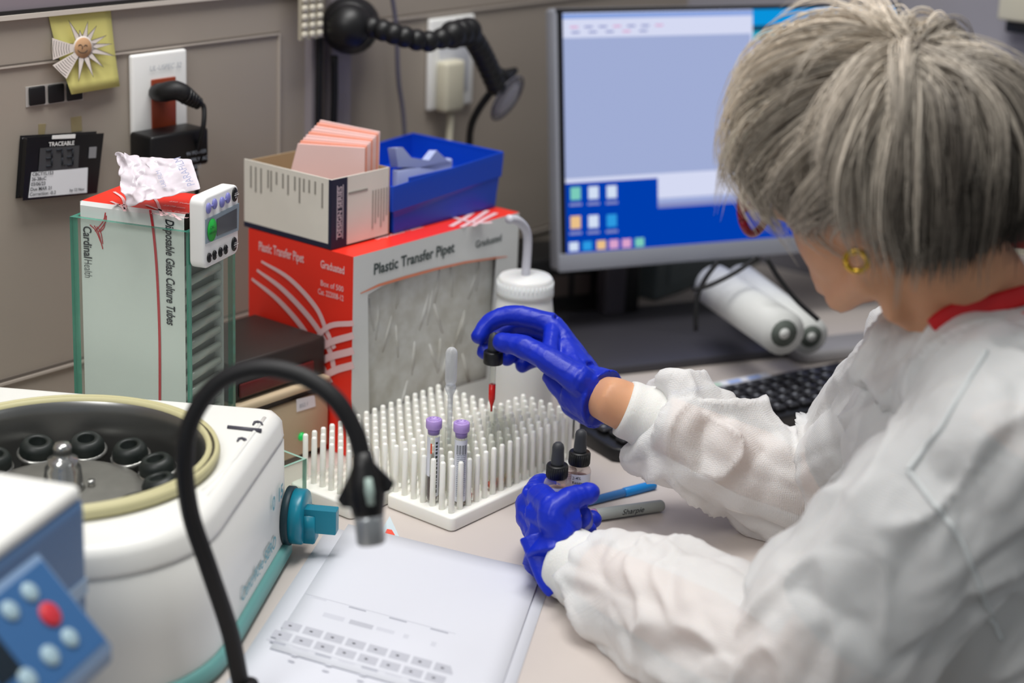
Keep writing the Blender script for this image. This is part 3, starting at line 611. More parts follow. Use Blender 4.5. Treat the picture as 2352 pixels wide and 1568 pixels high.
m = MB(TM2); m.lathe([(.0098, .0012), (.0098, .0016)], 30, 0, Matrix.Translation((wv*.2, hv*.52, 0)) @ Matrix.Diagonal((.9, 1.15, 1, 1)))
m.text('CAL', .0045, Matrix.Translation((wv*.13, hv*.54, .002)), 1); m.text('DUE 10/22', .0028, Matrix.Translation((wv*.11, hv*.47, .002)), 1); m.build('green_sticker', [mat('green_sticker', '17a83c', .6), M_ink], t)
M_vio = mat('violet_button', '7d7ec0', .3)
for u in (.2, .58):
    m = MB(TM2)
    for s_ in (-.085, .085): m.ball((wv*(u+s_), hv*.855+s_*.01, .001), .0044, 0, 8, (.9, 1.25, .5))
    m.box((wv*(u-.07), hv*.84, .0003), (wv*(u+.07), hv*.87, .0018), 0, .0006); m.build('violet_button', [M_vio], t)
for u in (.2, .52):
    m = MB(TM2)
    for s_ in (-.075, .075): m.ball((wv*(u+s_), hv*.145, .001), .0040, 0, 8, (.9, 1.25, .5)); m.text('H' if s_ < 0 else 'M', .005, Matrix.Translation((wv*(u+s_)-.0015, hv*.125, .0036)), 1)
    m.box((wv*(u-.06), hv*.13, .0003), (wv*(u+.06), hv*.16, .0018), 0, .0006); m.build('black_button', [M_black, M_white], t)
for u, v, s1, s2 in ((.87, .87, 'ALARM', 'ON'), (.85, .16, 'START', 'STOP')):
    m = MB(TM2); m.ball((wv*u, hv*v, .0008), .0052, 0, 8, (1, 1.4, .4)); m.text(s1, .0026, Matrix.Translation((wv*u-.0042, hv*v+.001, .003)), 1, sx=.9); m.text(s2, .0026, Matrix.Translation((wv*u-.0035, hv*v-.003, .003)), 1, sx=.9)
    m.box((wv*u-.0045, hv*v-.0002, .0028), (wv*u+.0045, hv*v+.0002, .0031), 1)
    m.build('round_button', [M_black, M_white], t)
m = MB(GM); m.box((.018, -.0042, gz-.02), (.03, -.0002, gz+.001), 0, .0005); m.box((.018, -.0042, gz+.0005), (.03, .003, gz+.0025), 0)
m.build('hook', [M_white], t)
# ================================================================== tan instrument
M_beige = mat('beige_painted_steel', 'b8a68a', .45, vary=.03); M_dk = mat('dark_instrument_top', '2a2320', .5)
Yt = .236; xr = onY(757, 960, Yt).x-.001; xl = -.077
xr = min(xr, BX0-.003)
t = thing('bench_instrument', 'beige instrument box with a green lamp, squeezed between glass case and red box', 'instrument', ((xl+xr)/2, Yt+.08, ZT))
zt1 = onY(740, 868, Yt).z; zb1 = onY(740, 900, Yt).z
m = MB(); m.box((xl, Yt, ZT+.008), (xr, Yt+.12, zb1), 0, .003); m.build('housing', [M_beige], t)
m = MB(); m.box((xl, Yt+.004, zb1), (xr, Yt+.12, zb1+.008), 0); m.build('dark_gap', [M_dk], t)
m = MB(); m.box((xl, Yt-.003, zb1+.008), (xr, Yt+.12, zt1+.001), 0, .003); m.build('lid_rim', [mat('pale_beige_rim', 'cdb99a', .45)], t)
m = MB(); m.box((xl, Yt+.006, zt1+.001), (xr, Yt+.12, zt1+.045), 0, .004); m.build('black_lid', [M_dk], t)
m = MB(); m.box((xl+.01, Yt+.003, zt1+.006), (xr-.02, Yt+.0065, zt1+.022), 0, .002); m.build('red_lid_stripe', [mat('dark_red', '5a1512', .4)], t)
m = MB(); a = onY(680, 917, Yt-.0005); b = onY(724, 942, Yt-.0005); m.slab([onY(681, 917, Yt-.0006), onY(723, 907, Yt-.0006), onY(725, 933, Yt-.0006), onY(682, 946, Yt-.0006)], (0, .0004, 0), 0)
m.text('BS2.1', .006, Matrix.Translation(onY(688, 937, Yt-.0012)) @ fx, 1); m.build('white_label', [M_paper, M_greyink], t)
m = MB(); p = onY(692, 1002, Yt); m.ball(p, .0048, 0, 8); m.build('green_lamp', [mat('green_lamp', '12b455', .2, emit=.35)], t)
for fxp in (xl+.01, xr-.012):
    m = MB(); m.cyl((fxp, Yt+.012, ZT+.0004), (fxp, Yt+.012, ZT+.009), .006, 12); m.build('foot', [M_blackm], t)
m = MB(); p = onY(1220, 600, .3)
# small glass block beside the rack
t = thing('glass_dish', 'low square glass dish between the centrifuge and the left peg rack', 'dish', (-.083, .165, ZT))
q0 = Vector((-.056, .172)); e1 = Vector((-.55, -.22)).normalized()*.0
zz = onY(683, 1028, .178).z
m = MB(Matrix.Translation((0, 0, 0)))
bx = (-.094, .150, ZT+.0005), (-.057, .187, zz); g4 = .003
def gpane(lo, hi, ax, nm):
    m = MB(); m.box(lo, hi, 1)
    for i in range(len(m.f)):
        vs = [m.v[k] for k in m.f[i]]; n = (vs[1]-vs[0]).cross(vs[2]-vs[1])
        if abs(n.normalized()[ax]) > .9: m.m[i] = 0
    m.build(nm, [M_gface, mat('pale_green_edge', '9cc8b8', .15, trans=.2)], t)
(xa, ya, za), (xb, yb, zb) = bx
gpane((xa, ya, za), (xb, ya+g4, zb), 1, 'wall_pane'); gpane((xa, yb-g4, za), (xb, yb, zb), 1, 'wall_pane'); gpane((xa, ya+g4, za), (xa+g4, yb-g4, zb), 0, 'wall_pane'); gpane((xb-g4, ya+g4, za), (xb, yb-g4, zb), 0, 'wall_pane')
# ================================================================== peg racks
M_rack = mat('ivory_white_plastic', 'f8f7f0', .35, sss=.1); 
PD = (.0131, .0128)
def rack(lab, x0, y0, nx, ny, px0, py0, w, d):
    t = thing('peg_rack', lab, 'rack', (x0+w/2, y0+d/2, ZT), group=None)
    m = MB(); z0 = ZT+.0004; z1 = z0+.0150
    out = rrect(x0, y0, x0+w, y0+d, .006); m.prism(out, z0, z1, 0, .0022, 3)
    m.build('tray', [M_rack], t)
    pegs = []
    for j in range(ny):
        for i in range(nx): pegs.append((px0+i*PD[0], py0+j*PD[1]))
    pegs.sort(key=lambda p: (Vector((p[0], p[1], .8))-CAM).length)
    first = None
    H_ = .0515; prof = [(.0032, z1-.0005), (.0030, z1+.02), (.0028, z1+H_-.0018), (.0021, z1+H_-.0004), (.0009, z1+H_), (.0001, z1+H_)]
    for k, (x, y) in enumerate(pegs[:100]):
        if first is None:
            mm = MB(Matrix.Translation((x, y, 0))); mm.lathe(prof, 14, 0); first = mm.build('peg', [M_rack], t); fx0 = (x, y)
        else:
            o = first.copy(); COL.objects.link(o); o.parent = t; o.location = (x-fx0[0], y-fx0[1], 0)
    if len(pegs) > 100:
        mm = MB()
        for x, y in pegs[100:]: mm.lathe(prof, 10, 0, Matrix.Translation((x, y, 0)))
        o = mm.build('peg_rows', [M_rack], t); o['kind'] = 'stuff'
    return t
rack('white peg rack in front, with the two purple capped blood tubes', -.004, -.004, 17, 7, .0070, .0072, .224, .0915)
rack('white peg rack behind, nearer the red box, its end beside the centrifuge knob', -.053, .0895, 17, 7, -.0365, .0960, .232, .0905)
TZ = ZT+.0154
# ---- tubes standing in the racks: (between the pegs)
def cell(x, y):  # nearest gap between four pegs of the front rack
    i = round((x-.0070)/PD[0]-.5); j = round((y-.0072)/PD[1]-.5); return (.0070+(i+.5)*PD[0], .0072+(j+.5)*PD[1])
M_lav = mat('lavender_cap', 'b296d6', .35, sss=.1); M_lav2 = mat('dark_lavender', '8f76b5', .4)
M_clear = thinglass('clear_tube_glass', 'f4f5f2'); M_lbl = mat('label_white', 'dfe1ea', .5); M_blood = mat('dark_blood', '3a0d0d', .25); M_lblg = mat('label_print', '7f8896', .6); M_dgreen = mat('dark_label_print', '2b3630', .6)
def blood_tube(lab, px, py, L, turn, full):
    x, y = px, py
    t = thing('blood_tube', lab, 'tube', (x, y, TZ), turn)
    M = fr((x, y, TZ), turn); r = .0062
    m = MB(M)
    n = 24; m.lathe([(.0003, .0004), (r*.5, .0012), (r*.87, .0035), (r, .007), (r, L-.012)], n, 0); m.build('glass_body', [M_clear], t)
    m = MB(M); m.lathe([(.0003, .001), (r*.5, .0018), (r*.8, .004), (r*.93, .0075), (r*.93, L*.30)], n, 0); m.build('blood', [M_blood], t)
    def wrap(a0, a1, z0, z1, mi, mm, rr):
        k = 14; vs = []
        for i in range(k+1):
            a = math.radians(a0+(a1-a0)*i/k); vs += [(rr*math.cos(a), rr*math.sin(a), z0), (rr*math.cos(a), rr*math.sin(a), z1)]
        mm.add(vs, [(2*i, 2*i+2, 2*i+3, 2*i+1) for i in range(k)], mi, True)
    m = MB(M); c0 = -math.degrees(0)-130
    if full:
        wrap(c0-110, c0+110, .006, L-.018, 0, m, r+.00025)
        for k in range(11): a = c0-48+k*9; wrap(a, a+(3 if k % 3 else 5.5), L-.033, L-.023, 1, m, r+.0004)
        rr_ = random.Random(4)
        for k in range(22):
            z = .012+k*.0021; a = c0-45
            while a < c0+40:
                wdt = rr_.uniform(3, 12); wrap(a, a+wdt, z, z+.0008, 2, m, r+.0004); a += wdt+3
    else:
        wrap(c0+4, c0+70, .008, L-.018, 0, m, r+.00025); wrap(c0-100, c0-38, .03, L-.018, 0, m, r+.00025); wrap(c0-36, c0-20, .055, .066, 3, m, r+.0003)
        z = .012; rr_ = random.Random(2)
        while z < L-.024: hh = rr_.uniform(.0012, .004); wrap(c0+12, c0+34, z, z+hh, 1, m, r+.0004); z += hh+.0014
    m.build('label', [M_lbl, M_dgreen, M_lblg, mat('orange_mark', 'e2532f', .5)], t)
    m = MB(M); R_ = .0083; m.lathe([(r-.0004, L-.016), (r+.0002, L-.012), (r+.0002, L-.0095)], n, 1, cap=False)
    m.lathe([(r, L-.0100), (R_-.0006, L-.0098), (R_, L-.0090), (R_, L-.0008), (R_-.0008, L), (R_*.62, L), (R_*.58, L-.0012), (.0004, L-.0012)], 30, 0)
    for k in range(8): a = k*math.pi/4; m.box((R_*.6, -.0006, L-.0012), (R_*.86, .0006, L+.0002), 0, M=Matrix.Rotation(a, 4, 'Z'))
    o = m.build('cap', [M_lav, M_lav2], t)
q1 = cell(.021, .014); q2 = cell(.019, .045)
blood_tube('purple capped blood tube with a white barcode label, nearest the rack corner', q1[0], q1[1], .0905, 0, True)
blood_tube('purple capped blood tube showing dark blood, left of the other purple cap', q2[0], q2[1], .0905, 0, False)
def glass_tube(lab, x, y, L=.075, fluid=None, marks=False, group=None):
    t = thing('glass_tube', lab, 'tube', (x, y, TZ), 0, group); M = fr((x, y, TZ)); r = .0057
    m = MB(M); m.lathe([(.0002, .0003), (r*.6, .0014), (r*.9, .0035), (r, .006), (r, L-.0006), (r+.0003, L)], 20, 0, cap=False); m.build('glass_body', [M_clear], t)
    if fluid:
        m = MB(M); m.lathe([(.0002, .0015), (r*.5, .0023), (r*.78, .0044), (r-.0009, .0068), (r-.0009, .0085), (.0002, .0082)], 16, 0, cap=False); m.build('sample', [fluid], t)
    if marks:
        m = MB(M); rr_ = random.Random(marks)
        for k in range(7):
            z = L-.014-k*.0045; a = math.radians(-130+rr_.uniform(-16, 10)); pts = []
            for q in range(5): a += math.radians(rr_.uniform(-14, 18)); z += rr_.uniform(-.0022, .0022); pts.append(((r+.0003)*math.cos(a), (r+.0003)*math.sin(a), z))
            m.tube(pts, .00016, 4)
        m.build('ink_marks', [mat('green_black_ink', '35483a', .6)], t)
M_rf = mat('orange_red_sample', 'e2502c', .3); M_of = mat('orange_sample', 'e89a5c', .3); M_yf = mat('pale_yellow_sample', 'e2cd84', .3)
q3 = cell(.102, .034); q4 = cell(.115, .034)
glass_tube('clear glass tube with green black handwriting, under the dropper tip', q3[0], q3[1], marks=11)
glass_tube('clear glass tube with handwriting, just right of the one under the dropper', q4[0], q4[1], marks=12)
for (x, y), f_, lb in (((.036, .014), M_rf, 'glass tube with a red orange drop, nearest the rack corner'), ((.077, .014), M_rf, 'glass tube with a red orange drop, halfway along the rack edge'),
                       ((.090, .014), M_of, 'glass tube with an orange drop, beside the halfway red one'), ((.103, .014), M_yf, 'glass tube with a pale yellow drop, last of the coloured samples')):
    c_ = cell(x, y); glass_tube(lb, c_[0], c_[1], fluid=f_)
for k, (x, y) in enumerate(((.036, .040), (.036, .053), (.062, .040))):
    c_ = cell(x, y); glass_tube('empty clear glass tube standing behind the purple capped tubes', c_[0], c_[1], group='empty glass tubes in the front rack')
# transfer pipette standing in the rack
pp = cell(.057, .049)
t = thing('transfer_pipette', 'clear plastic transfer pipette standing bulb up among the pegs', 'pipette', (pp[0], pp[1], TZ))
M_poly = thinglass('translucent_polythene', 'f0f2f4', .12, .25, .85)
ztop = T(1048, 797, .92).z; L = .155
zb_ = TZ+.003; zt_ = ztop+.0
def zat(y): 
    return onX(1048, y, pp[0]).z
m = MB(Matrix.Translation((pp[0], pp[1], 0))); m.lathe([(.0012, zb_), (.0016, zb_+.04), (.0026, zb_+.06), (.0028, zat(912)), (.0052, zat(900)), (.0059, zat(892)), (.0046, zat(886))], 18, 0); m.build('stem', [M_poly], t)
m = MB(Matrix.Translation((pp[0], pp[1], 0))); zA, zB = zat(887), zat(800); m.lathe([(.0048, zA), (.0062, zA+.005), (.0062, zB-.006), (.0052, zB-.003), (.0030, zB-.0008), (.0003, zB)], 22, 0); m.build('bulb', [M_poly], t)
# ================================================================== monitor
ma = math.radians(-28.3); MO = D(1283, 625, 2.30); dx_ = Vector((math.cos(ma), math.sin(ma), 0)); nb_ = Vector((math.sin(ma), -math.cos(ma), 0)); tilt = math.radians(8.5)
up_ = (Vector((0, 0, 1))*math.cos(tilt)-nb_*math.sin(tilt)).normalized(); nf = dx_.cross(up_).normalized()
MM_ = Matrix((dx_, up_, nf)).transposed().to_4x4(); MM_.translation = MO
pm = lambda x, y, e=0.0: onP(x, y, MO+nf*e, nf)
toM = MM_.inverted(); hM = (toM @ pm(1276, 19)).y; wM = .545
t = thing('computer_monitor', 'wide computer monitor showing a blue desktop behind the seated person', 'monitor', MO+dx_*wM/2-Vector((0, 0, MO.z-ZT))+Vector((0, 0, 0)))
M_sil = mat('silver_grey_bezel', '9b9ea8', .35, metal=.2); 
m = MB(MM_); bw = .006; bb = .024
m.prism(rrect(0, 0, wM, hM, .006), -.028, -.0002, 0, .002)
m.build('bezel', [M_sil], t)
m = MB(MM_); m.box((.004, .004, -.0002), (wM-.004, hM-.003, .0008), 0); m.box((.002, hM-.005, -.001), (wM-.002, hM-.0005, .0012), 0); m.build('dark_inner_frame', [mat('near_black_frame', '14141a', .4)], t)
m = MB(MM_); m.box((.0, .0, -.0002), (wM, bb, .0016), 0, .0007); m.build('bottom_bar', [M_sil], t)
def em(n, c, s=1.0):
    m = bpy.data.materials.new(n); m.use_nodes = True; nt = m.node_tree; nt.nodes.clear(); o = nt.nodes.new('ShaderNodeOutputMaterial'); e = nt.nodes.new('ShaderNodeEmission')
    e.inputs[0].default_value = lin(c); e.inputs[1].default_value = s; nt.links.new(e.outputs[0], o.inputs[0]); return m
SM = [em('screen_blue', '0040b4'), em('window_grey_blue', 'a6b3dc'), em('window_white', 'dde2fb'), em('title_blue', '8ea9e6'), em('sky_bar', '0a98e2'), em('teal_bar', '1fa6c4'), em('dark_line', '1c4a66'), em('link_blue', '1f57dd'),
      em('icon_green', '7fd2c0'), em('icon_white', 'd9e6fb'), em('icon_orange', 'f2c78e'), em('icon_cyan', '2f9fe8'), em('icon_pink', 'e2a8d2'), em('taskbar', '1c4fae'), em('window_side', 'a9b8e6'), em('pale_text', '8b93c8')]
m = MB(); S_ = lambda pts, mi, e: m.poly([pm(x, y, e) for x, y in pts], mi)
# work in the monitor's own plane; corners read off the photo
P = lambda x, y, e: pm(x, y, e)
x_l = (toM @ pm(1296, 300)).x; y_b = (toM @ pm(1300, 583)).y; y_t = (toM @ pm(1290, 30)).y; x_r = wM-.012
def R_(u0, v0, u1, v1, mi, e): m.add([MM_ @ Vector((u0, v0, e)), MM_ @ Vector((u1, v0, e)), MM_ @ Vector((u1, v1, e)), MM_ @ Vector((u0, v1, e))], [(0, 1, 2, 3)], mi)
U = lambda x, y: (toM @ pm(x, y)).x
Vv = lambda x, y: (toM @ pm(x, y)).y
R_(x_l, y_b, x_r, y_t, 0, .001)
ux = U(1728, 200); vb = Vv(1400, 415); vb2 = Vv(1600, 455)
R_(x_l, vb, ux, y_t, 2, .0013)                       # main window, white chrome
R_(x_l, Vv(1400, 405), ux-.003, Vv(1400, 85), 1, .0015)    # grey blue work area
R_(x_l, y_t-.008, ux, y_t-.001, 3, .0015)
R_(U(1510, 420), vb2, x_r-.06, vb, 2, .0012); R_(U(1510, 455), vb2-.010, x_r-.06, vb2+.003, 15, .00125); R_(U(1510, 455), vb2-.003, x_r-.06, vb2+.002, 14, .0013)
R_(ux, y_t-.022, x_r, y_t, 4, .0014); R_(ux, y_t-.030, x_r, y_t-.022, 6, .0014); R_(ux, y_t-.042, x_r, y_t-.030, 5, .0014)
R_(ux, vb+.006, x_r, y_t-.042, 14, .00135); R_(ux+.003, y_t-.064, ux+.055, y_t-.052, 7, .0015); R_(ux, vb+.01, x_r, vb+.05, 2, .0014)
for k, (px_, py_, mi) in enumerate(((1321, 445, 8), (1362, 443, 9), (1404, 441, 9), (1321, 511, 10), (1362, 509, 9), (1404, 507, 11))):
    u, v = U(px_, py_), Vv(px_, py_); R_(u-.0075, v-.008, u+.0075, v+.009, mi, .0015); R_(u-.009, v-.016, u+.009, v-.0125, 15, .0015)
for k, (px_, mi) in enumerate(((1317, 9), (1348, 11), (1380, 10), (1409, 12), (1438, 12), (1468, 8))):
    u, v = U(px_, 566-k*2), Vv(px_, 566-k*2); R_(u-.0068, v-.006, u+.0068, v+.006, mi, .0015)
for k in range(7): R_(x_l+.01+k*.021, y_t-.020, x_l+.022+k*.021, y_t-.0175, 15 if k % 3 else 12, .0016)
for k in range(5): R_(x_l+.012+k*.025, y_t-.027, x_l+.024+k*.025, y_t-.0245, 15 if k != 3 else 12, .0016)
sc_ = m.build('screen', SM, t)
# stand
M_std = mat('dark_silver_stand', '4a474f', .35, metal=.3)
cM = MO+dx_*.17
m = MB(); b1 = MO+dx_*.105; b2 = MO+dx_*.15
def obox(p, hx, hy, z0, z1, mi=0): m.box((-hx, -hy, z0), (hx, hy, z1), mi, .002, 2, fr((p.x, p.y, 0), ma))
sp = MO+dx_*.118-nb_*.075
obox(sp, .016, .014, ZT+.012, MO.z+.10); m.build('column', [M_std], t)
m = MB(); obox(MO+dx_*.145-nb_*.075, .011, .012, ZT+.012, MO.z+.10); m.build('cable_channel', [M_black], t)
m = MB(); q = MO+dx_*.13-nb_*.095; obox(q, .04, .035, MO.z+.08, MO.z+.18); m.build('mount_block', [M_black], t)
m = MB(); q = MO+dx_*.14-nb_*(-.02); m.prism(rrect(-.15, -.12, .15, .11, .01), ZT+.0008, ZT+.012, 0, .002, 2, fr((q.x, q.y, 0), ma)); m.build('base', [mat('dark_grey_base', '3d3c42', .4)], t)
# clutter under the screen
t = thing('docking_station', 'dark slotted box on the bench under the left of the monitor', 'electronics', (.60, .33, ZT))
m = MB(); q = MO+dx_*.02-nb_*.16; m.box((-.09, -.05, ZT+.0006), (.13, .05, ZT+.085), 0, .004, 2, fr((q.x, q.y, 0), ma)); m.build('housing', [mat('black_electronics', '121214', .5)], t)
m = MB()
for k in range(6): m.box((-.08+k*.034, -.0515, ZT+.03), (-.055+k*.034, -.0495, ZT+.06), 0, 0, 2, fr((q.x, q.y, 0), ma))
m.build('slots', [mat('grey_brown_slots', '4a403d', .5)], t)
# pale bundle of folded drawings sticking out behind the keyboard
M_roll = mat('white_foam_roll', 'd3d5d2', .5)
def bar(lab, a, b, r, tip, z=0):
    t = thing('paper_roll', lab, 'roll', (a+b)/2); m = MB(); m.tube([a, a.lerp(b, .5), b], [r, r, r], 20); m.build('roll', [M_roll], t)
    m = MB(); d = (b-a).normalized(); m.tube([b-d*.001, b+d*.002], r*.62, 16); m.build('hollow_end', [mat('dark_green_hollow', '565d57', .6)], t)
    m = MB(); m.tube([b-d*.0005, b+d*.0028], r*.25, 12); m.build('core', [M_roll], t)
bar('upper white paper roll leaning out under the monitor toward the keyboard', D(1640, 655, 2.28), D(1800, 765, 2.10), .028, 1)
bar('lower white paper roll beside the upper one, its hollow end toward the keyboard', D(1700, 645, 2.36), D(1862, 772, 2.18), .024, 1)
for pts, lb in ((((1760, 592), (1790, 640), (1830, 690), (1880, 735)), 'black cable crossing over the white paper rolls'), (((1650, 600), (1620, 640), (1600, 690), (1598, 760)), 'black cable hanging beside the monitor stand'), (((1740, 590), (1690, 625), (1630, 655), (1590, 665)), 'black cable looping from the monitor to the stand')):
    m = MB(); ps = bez([D(x, y, 2.10 if 'rolls' in lb else 2.16) for x, y in pts], 6); m.tube(ps, .0032, 8); tag(m.build('black_cable', [M_blackm], loc=ps[3]), lb, 'cable')
m = MB(); g0 = D(1950, 820, 2.12); q = T(1900, 815, ZT); m.prism(rrect(-.06, -.03, .09, .03, .02), ZT+.0006, ZT+.018, 0, .006, 3, fr((q.x, q.y, 0), ma)); tag(m.build('computer_mouse', [mat('pale_grey_mouse', '8d8b8c', .5)], loc=q), 'pale grey rounded mouse behind the keyboard under the chin', 'mouse')
# grey cabinet side right of the monitor stand
t = thing('grey_cabinet', 'low grey green cabinet standing behind the monitor stand', 'cabinet', (.95, .2, ZT))
q = T(1900, 700, ZT); m = MB(); m.box((.80, .30, ZT+.0005), (1.095, .46, ZT+.20), 0, .004); m.build('cabinet_body', [mat('grey_green_steel', '5d686a', .5)], t)
m = MB(); m.box((.83, .297, ZT+.02), (1.07, .3005, ZT+.18), 0, .001); m.build('door', [mat('grey_green_door', '667173', .5)], t)
# ================================================================== keyboard
ka = T(1420, 1062, ZT+.004); kb = T(1336, 985, ZT+.012); kc = T(1955, 845, ZT+.02)
kx = (T(1880, 965, ZT+.004)-ka); kx.z = 0
kdir = (kc-kb); kdir.z = 0; kdir.normalize(); kper = Vector((-kdir.y, kdir.x, 0)); ky = math.atan2(kdir.y, kdir.x)
t = thing('keyboard', 'black computer keyboard partly under the reaching arm', 'keyboard', ka+kdir*.2, 0)
KM = Matrix.Translation((ka.x, ka.y, ZT+.0008)) @ Matrix.Rotation(ky, 4, 'Z'); kd = max(.12, min(.16, (kb-ka).length*1.0+.03)); kw = .44
m = MB(KM); m.prism([(0.012, 0), (kw, 0), (kw, kd), (.012, kd), (0, kd-.012), (0, .012)], 0, .016, 0, .003, 3); m.build('case', [mat('keyboard_black', '141416', .38)], t)
kk = mat('keycap_black', '26262a', .35); kl = mat('keycap_legend', '8f9298', .5)
kf = None
for r in range(6):
    for c in range(20):
        x, y = .014+c*.0207+(r % 2)*.004, .012+r*.0185
        if x > kw-.022 or y > kd-.02: continue
        if kf is None:
            m = MB(KM); m.box((x, y, .0165), (x+.016, y+.0155, .022), 0, .0022); m.box((x+.0045, y+.008, .0219), (x+.009, y+.012, .0222), 1); kf = m.build('key', [kk, kl], t); k0 = (x, y); nkey = 1
        elif nkey < 99:
            o = kf.copy(); COL.objects.link(o); o.parent = t; o.location = KM.to_3x3() @ Vector((x-k0[0], y-k0[1], 0)); nkey += 1
m = MB(); a, b = T(1500, 893, ZT+.03), T(1752, 858, ZT+.03); dv = (b-a).normalized(); pv = Vector((-dv.y, dv.x, 0))
c_ = Vector((0, 0, 0))
LK = KM @ Matrix.Translation((.02, kd-.004, .0165)); m = MB(LK); m.box((0, -.004, 0), (.30, .010, .0012), 0)
for k in range(9): m.box((.01+k*.032, -.002, .0013), (.03+k*.032, .007, .0015), 1 if k % 3 else 2)
m.build('label_strip', [M_lbl, mat('blue_label_print', '8aa4dc', .5), mat('green_label_print', 'a9c7b4', .5)], t)
# ================================================================== pens
def pen(name, lab, cat, a, b, r, segs, roll=0):
    t = thing(name, lab, cat, (a+b)/2); d = b-a
    for nm, u0, u1, ra, rb, mt in segs:
        m = MB(); A, B = a+d*u0, a+d*u1; m.tube([A, A+(B-A)*.02, B-(B-A)*.02, B], [ra*.9, ra, rb, rb*.9], 16); m.build(nm, [mt], t)
    return t
a = T(1362, 1183, ZT+.0068); b = T(1524, 1160, ZT+.0068)
M_gp = mat('grey_marker_barrel', 'a9b0ad', .35)
a2 = a-(b-a).normalized()*.03
t = pen('marker_pen', 'grey marker pen with purple collar lying right of the gloved left hand', 'marker', a2, b, .0062, [('purple_cap', 0, .22, .0058, .0062, mat('purple_plastic', '7a2f6e', .3)), ('clear_collar', .22, .30, .0066, .0066, mat('lilac_collar', 'b77fb0', .25)), ('barrel', .30, .985, .0064, .0062, M_gp), ('end', .985, 1.0, .0056, .004, M_gp)])
d = (b-a).normalized(); u_ = Vector((0, 0, 1)); side = d.cross(u_)
tb_ = Matrix.Translation(a+d*.03-cF*0+Vector((0, 0, .0000))+(side if side.dot(cF) < 0 else -side)*.0066+Vector((0, 0, -.001))) @ basis((0, 0, 0), d, u_)
m = MB(); m.text('Sharpie', .0085, tb_, 0, .0, .3); m.build('lettering', [M_ink], t)
a = T(1350, 1152, ZT+.0045); b = T(1503, 1113, ZT+.0045)
pen('blue_pen', 'translucent blue pen lying behind the marker pen', 'pen', a-(b-a).normalized()*.02, b, .004, [('barrel', 0, .62, .0042, .0046, mat('blue_pen_barrel', '3c78b8', .25)), ('cap', .62, 1, .0052, .0050, mat('bright_blue_cap', '1b87d6', .3))])
# ================================================================== papers
M_form = mat('cool_white_paper', 'd6d8e0', .7)
pTL, pTR, pBR = T(782, 1200), T(1250, 1308), T(1160, 1568)
def sheet(lab, tl, tr, down, L, z, curl=0, name='paper_sheet', marks=None):
    ex = (tr-tl); ex.z = 0; ey = down.copy(); ey.z = 0; ey.normalize(); n = 10
    m = MB(); w_ = ex.length; exn = ex.normalized()
    vs = []
    for i in range(n+1):
        for j in range(n+1):
            u, v = j/n, i/n; p = tl+ex*u+ey*(L*v); p.z = ZT+z+curl*max(0, (u-.75))*4*(1-v)*.5; vs.append(p)
    fs = [(i*(n+1)+j, i*(n+1)+j+1, (i+1)*(n+1)+j+1, (i+1)*(n+1)+j) for i in range(n) for j in range(n)]
    m.add(vs, fs, 0, True)
    t = thing(name, lab, 'paper', tl+ex*.5+ey*L*.5+Vector((0, 0, 0))); o = m.build('sheet', [M_form], t); s_ = o.modifiers.new('s', 'SOLIDIFY'); s_.thickness = .00025; s_.offset = -1
    if marks:
        mm = MB(); F_ = lambda x, y: (tl+exn*x+ey*y)+Vector((0, 0, z+.0003+(ZT-tl.z)))
        def rc(x0, y0, x1, y1, mi): mm.poly([F_(x0, y0), F_(x1, y0), F_(x1, y1), F_(x0, y1)], mi)
        marks(rc, mm, F_, exn, ey); mm.build('printed_form', [mat('form_grey_box', 'b9bbc4', .7), mat('form_grey_text', 'a8abb6', .7), mat('form_dark', '70747f', .7), mat('form_pale', 'c9cbd4', .7)], t)
    return t
dwn = T(570, 1510)-T(770, 1203)
perp = Vector(((pTR-pTL).y, -(pTR-pTL).x, 0)); perp = perp if perp.dot(dwn) > 0 else -perp
dn_ = (perp.normalized()*.6+dwn.normalized()*.4).normalized()
PT = lambda x, y: T(x, y, ZT+.002)
def marks(rc, mm, F_, ex, ey):
    o = F_(0, 0)
    def uv(x, y): p = T(x, y, ZT+.0022)-o; 
    def xy(x, y):
        p = T(x, y, ZT+.0022)-Vector((tlm.x, tlm.y, 0)); A = ex.x*ey.y-ex.y*ey.x; return ((p.x*ey.y-p.y*ey.x)/A, (ex.x*p.y-ex.y*p.x)/A)
    r0 = xy(720, 1374); 
    y1 = xy(700, 1362)[1]; x1 = xy(700, 1362)[0]; rc(x1, y1, x1+.20, y1+.0006, 1)
    for k in range(5): rc(x1+k*.042+.006, y1+.0015, x1+k*.042+.024, y1+.004, 1 if k else 3)
    x2, y2 = xy(745, 1405)
    for k, (w_, h_) in enumerate(((.022, .008), (.024, .008), (.018, .006), (.005, .007), (.005, .008))): rc(x2+k*.0275, y2, x2+k*.0275+w_, y2+h_, 3 if k != 1 else 0)
    xr_, yr_ = xy(655, 1424)
    for r in range(2):
        for k in range(8):
            x, y = xr_+k*.0218-(.004 if r else 0), yr_+r*.019; rc(x, y, x+.0185, y+.0135, 0); rc(x+.006, y+.0055, x+.009, y+.0075, 2)
    rc(xr_-.006, yr_+.037, xr_+.20, yr_+.0376, 1)
    for k in range(9): rc(xr_-.002+k*.023, yr_+.038, xr_+.014+k*.023, yr_+.041, 3 if k % 2 else 1)
    for r in range(2):
        for k in range(6): rc(xr_+.03+k*.034, yr_+.050+r*.009, xr_+.024+k*.034, yr_+.0525+r*.009, 3)
tlm = T(800, 1203, ZT+.002)
sheet('upper white printed form with rows of grey boxes, lying beside the left hand', T(755, 1210, ZT), T(1262, 1345, ZT), dwn, .33, .0006)
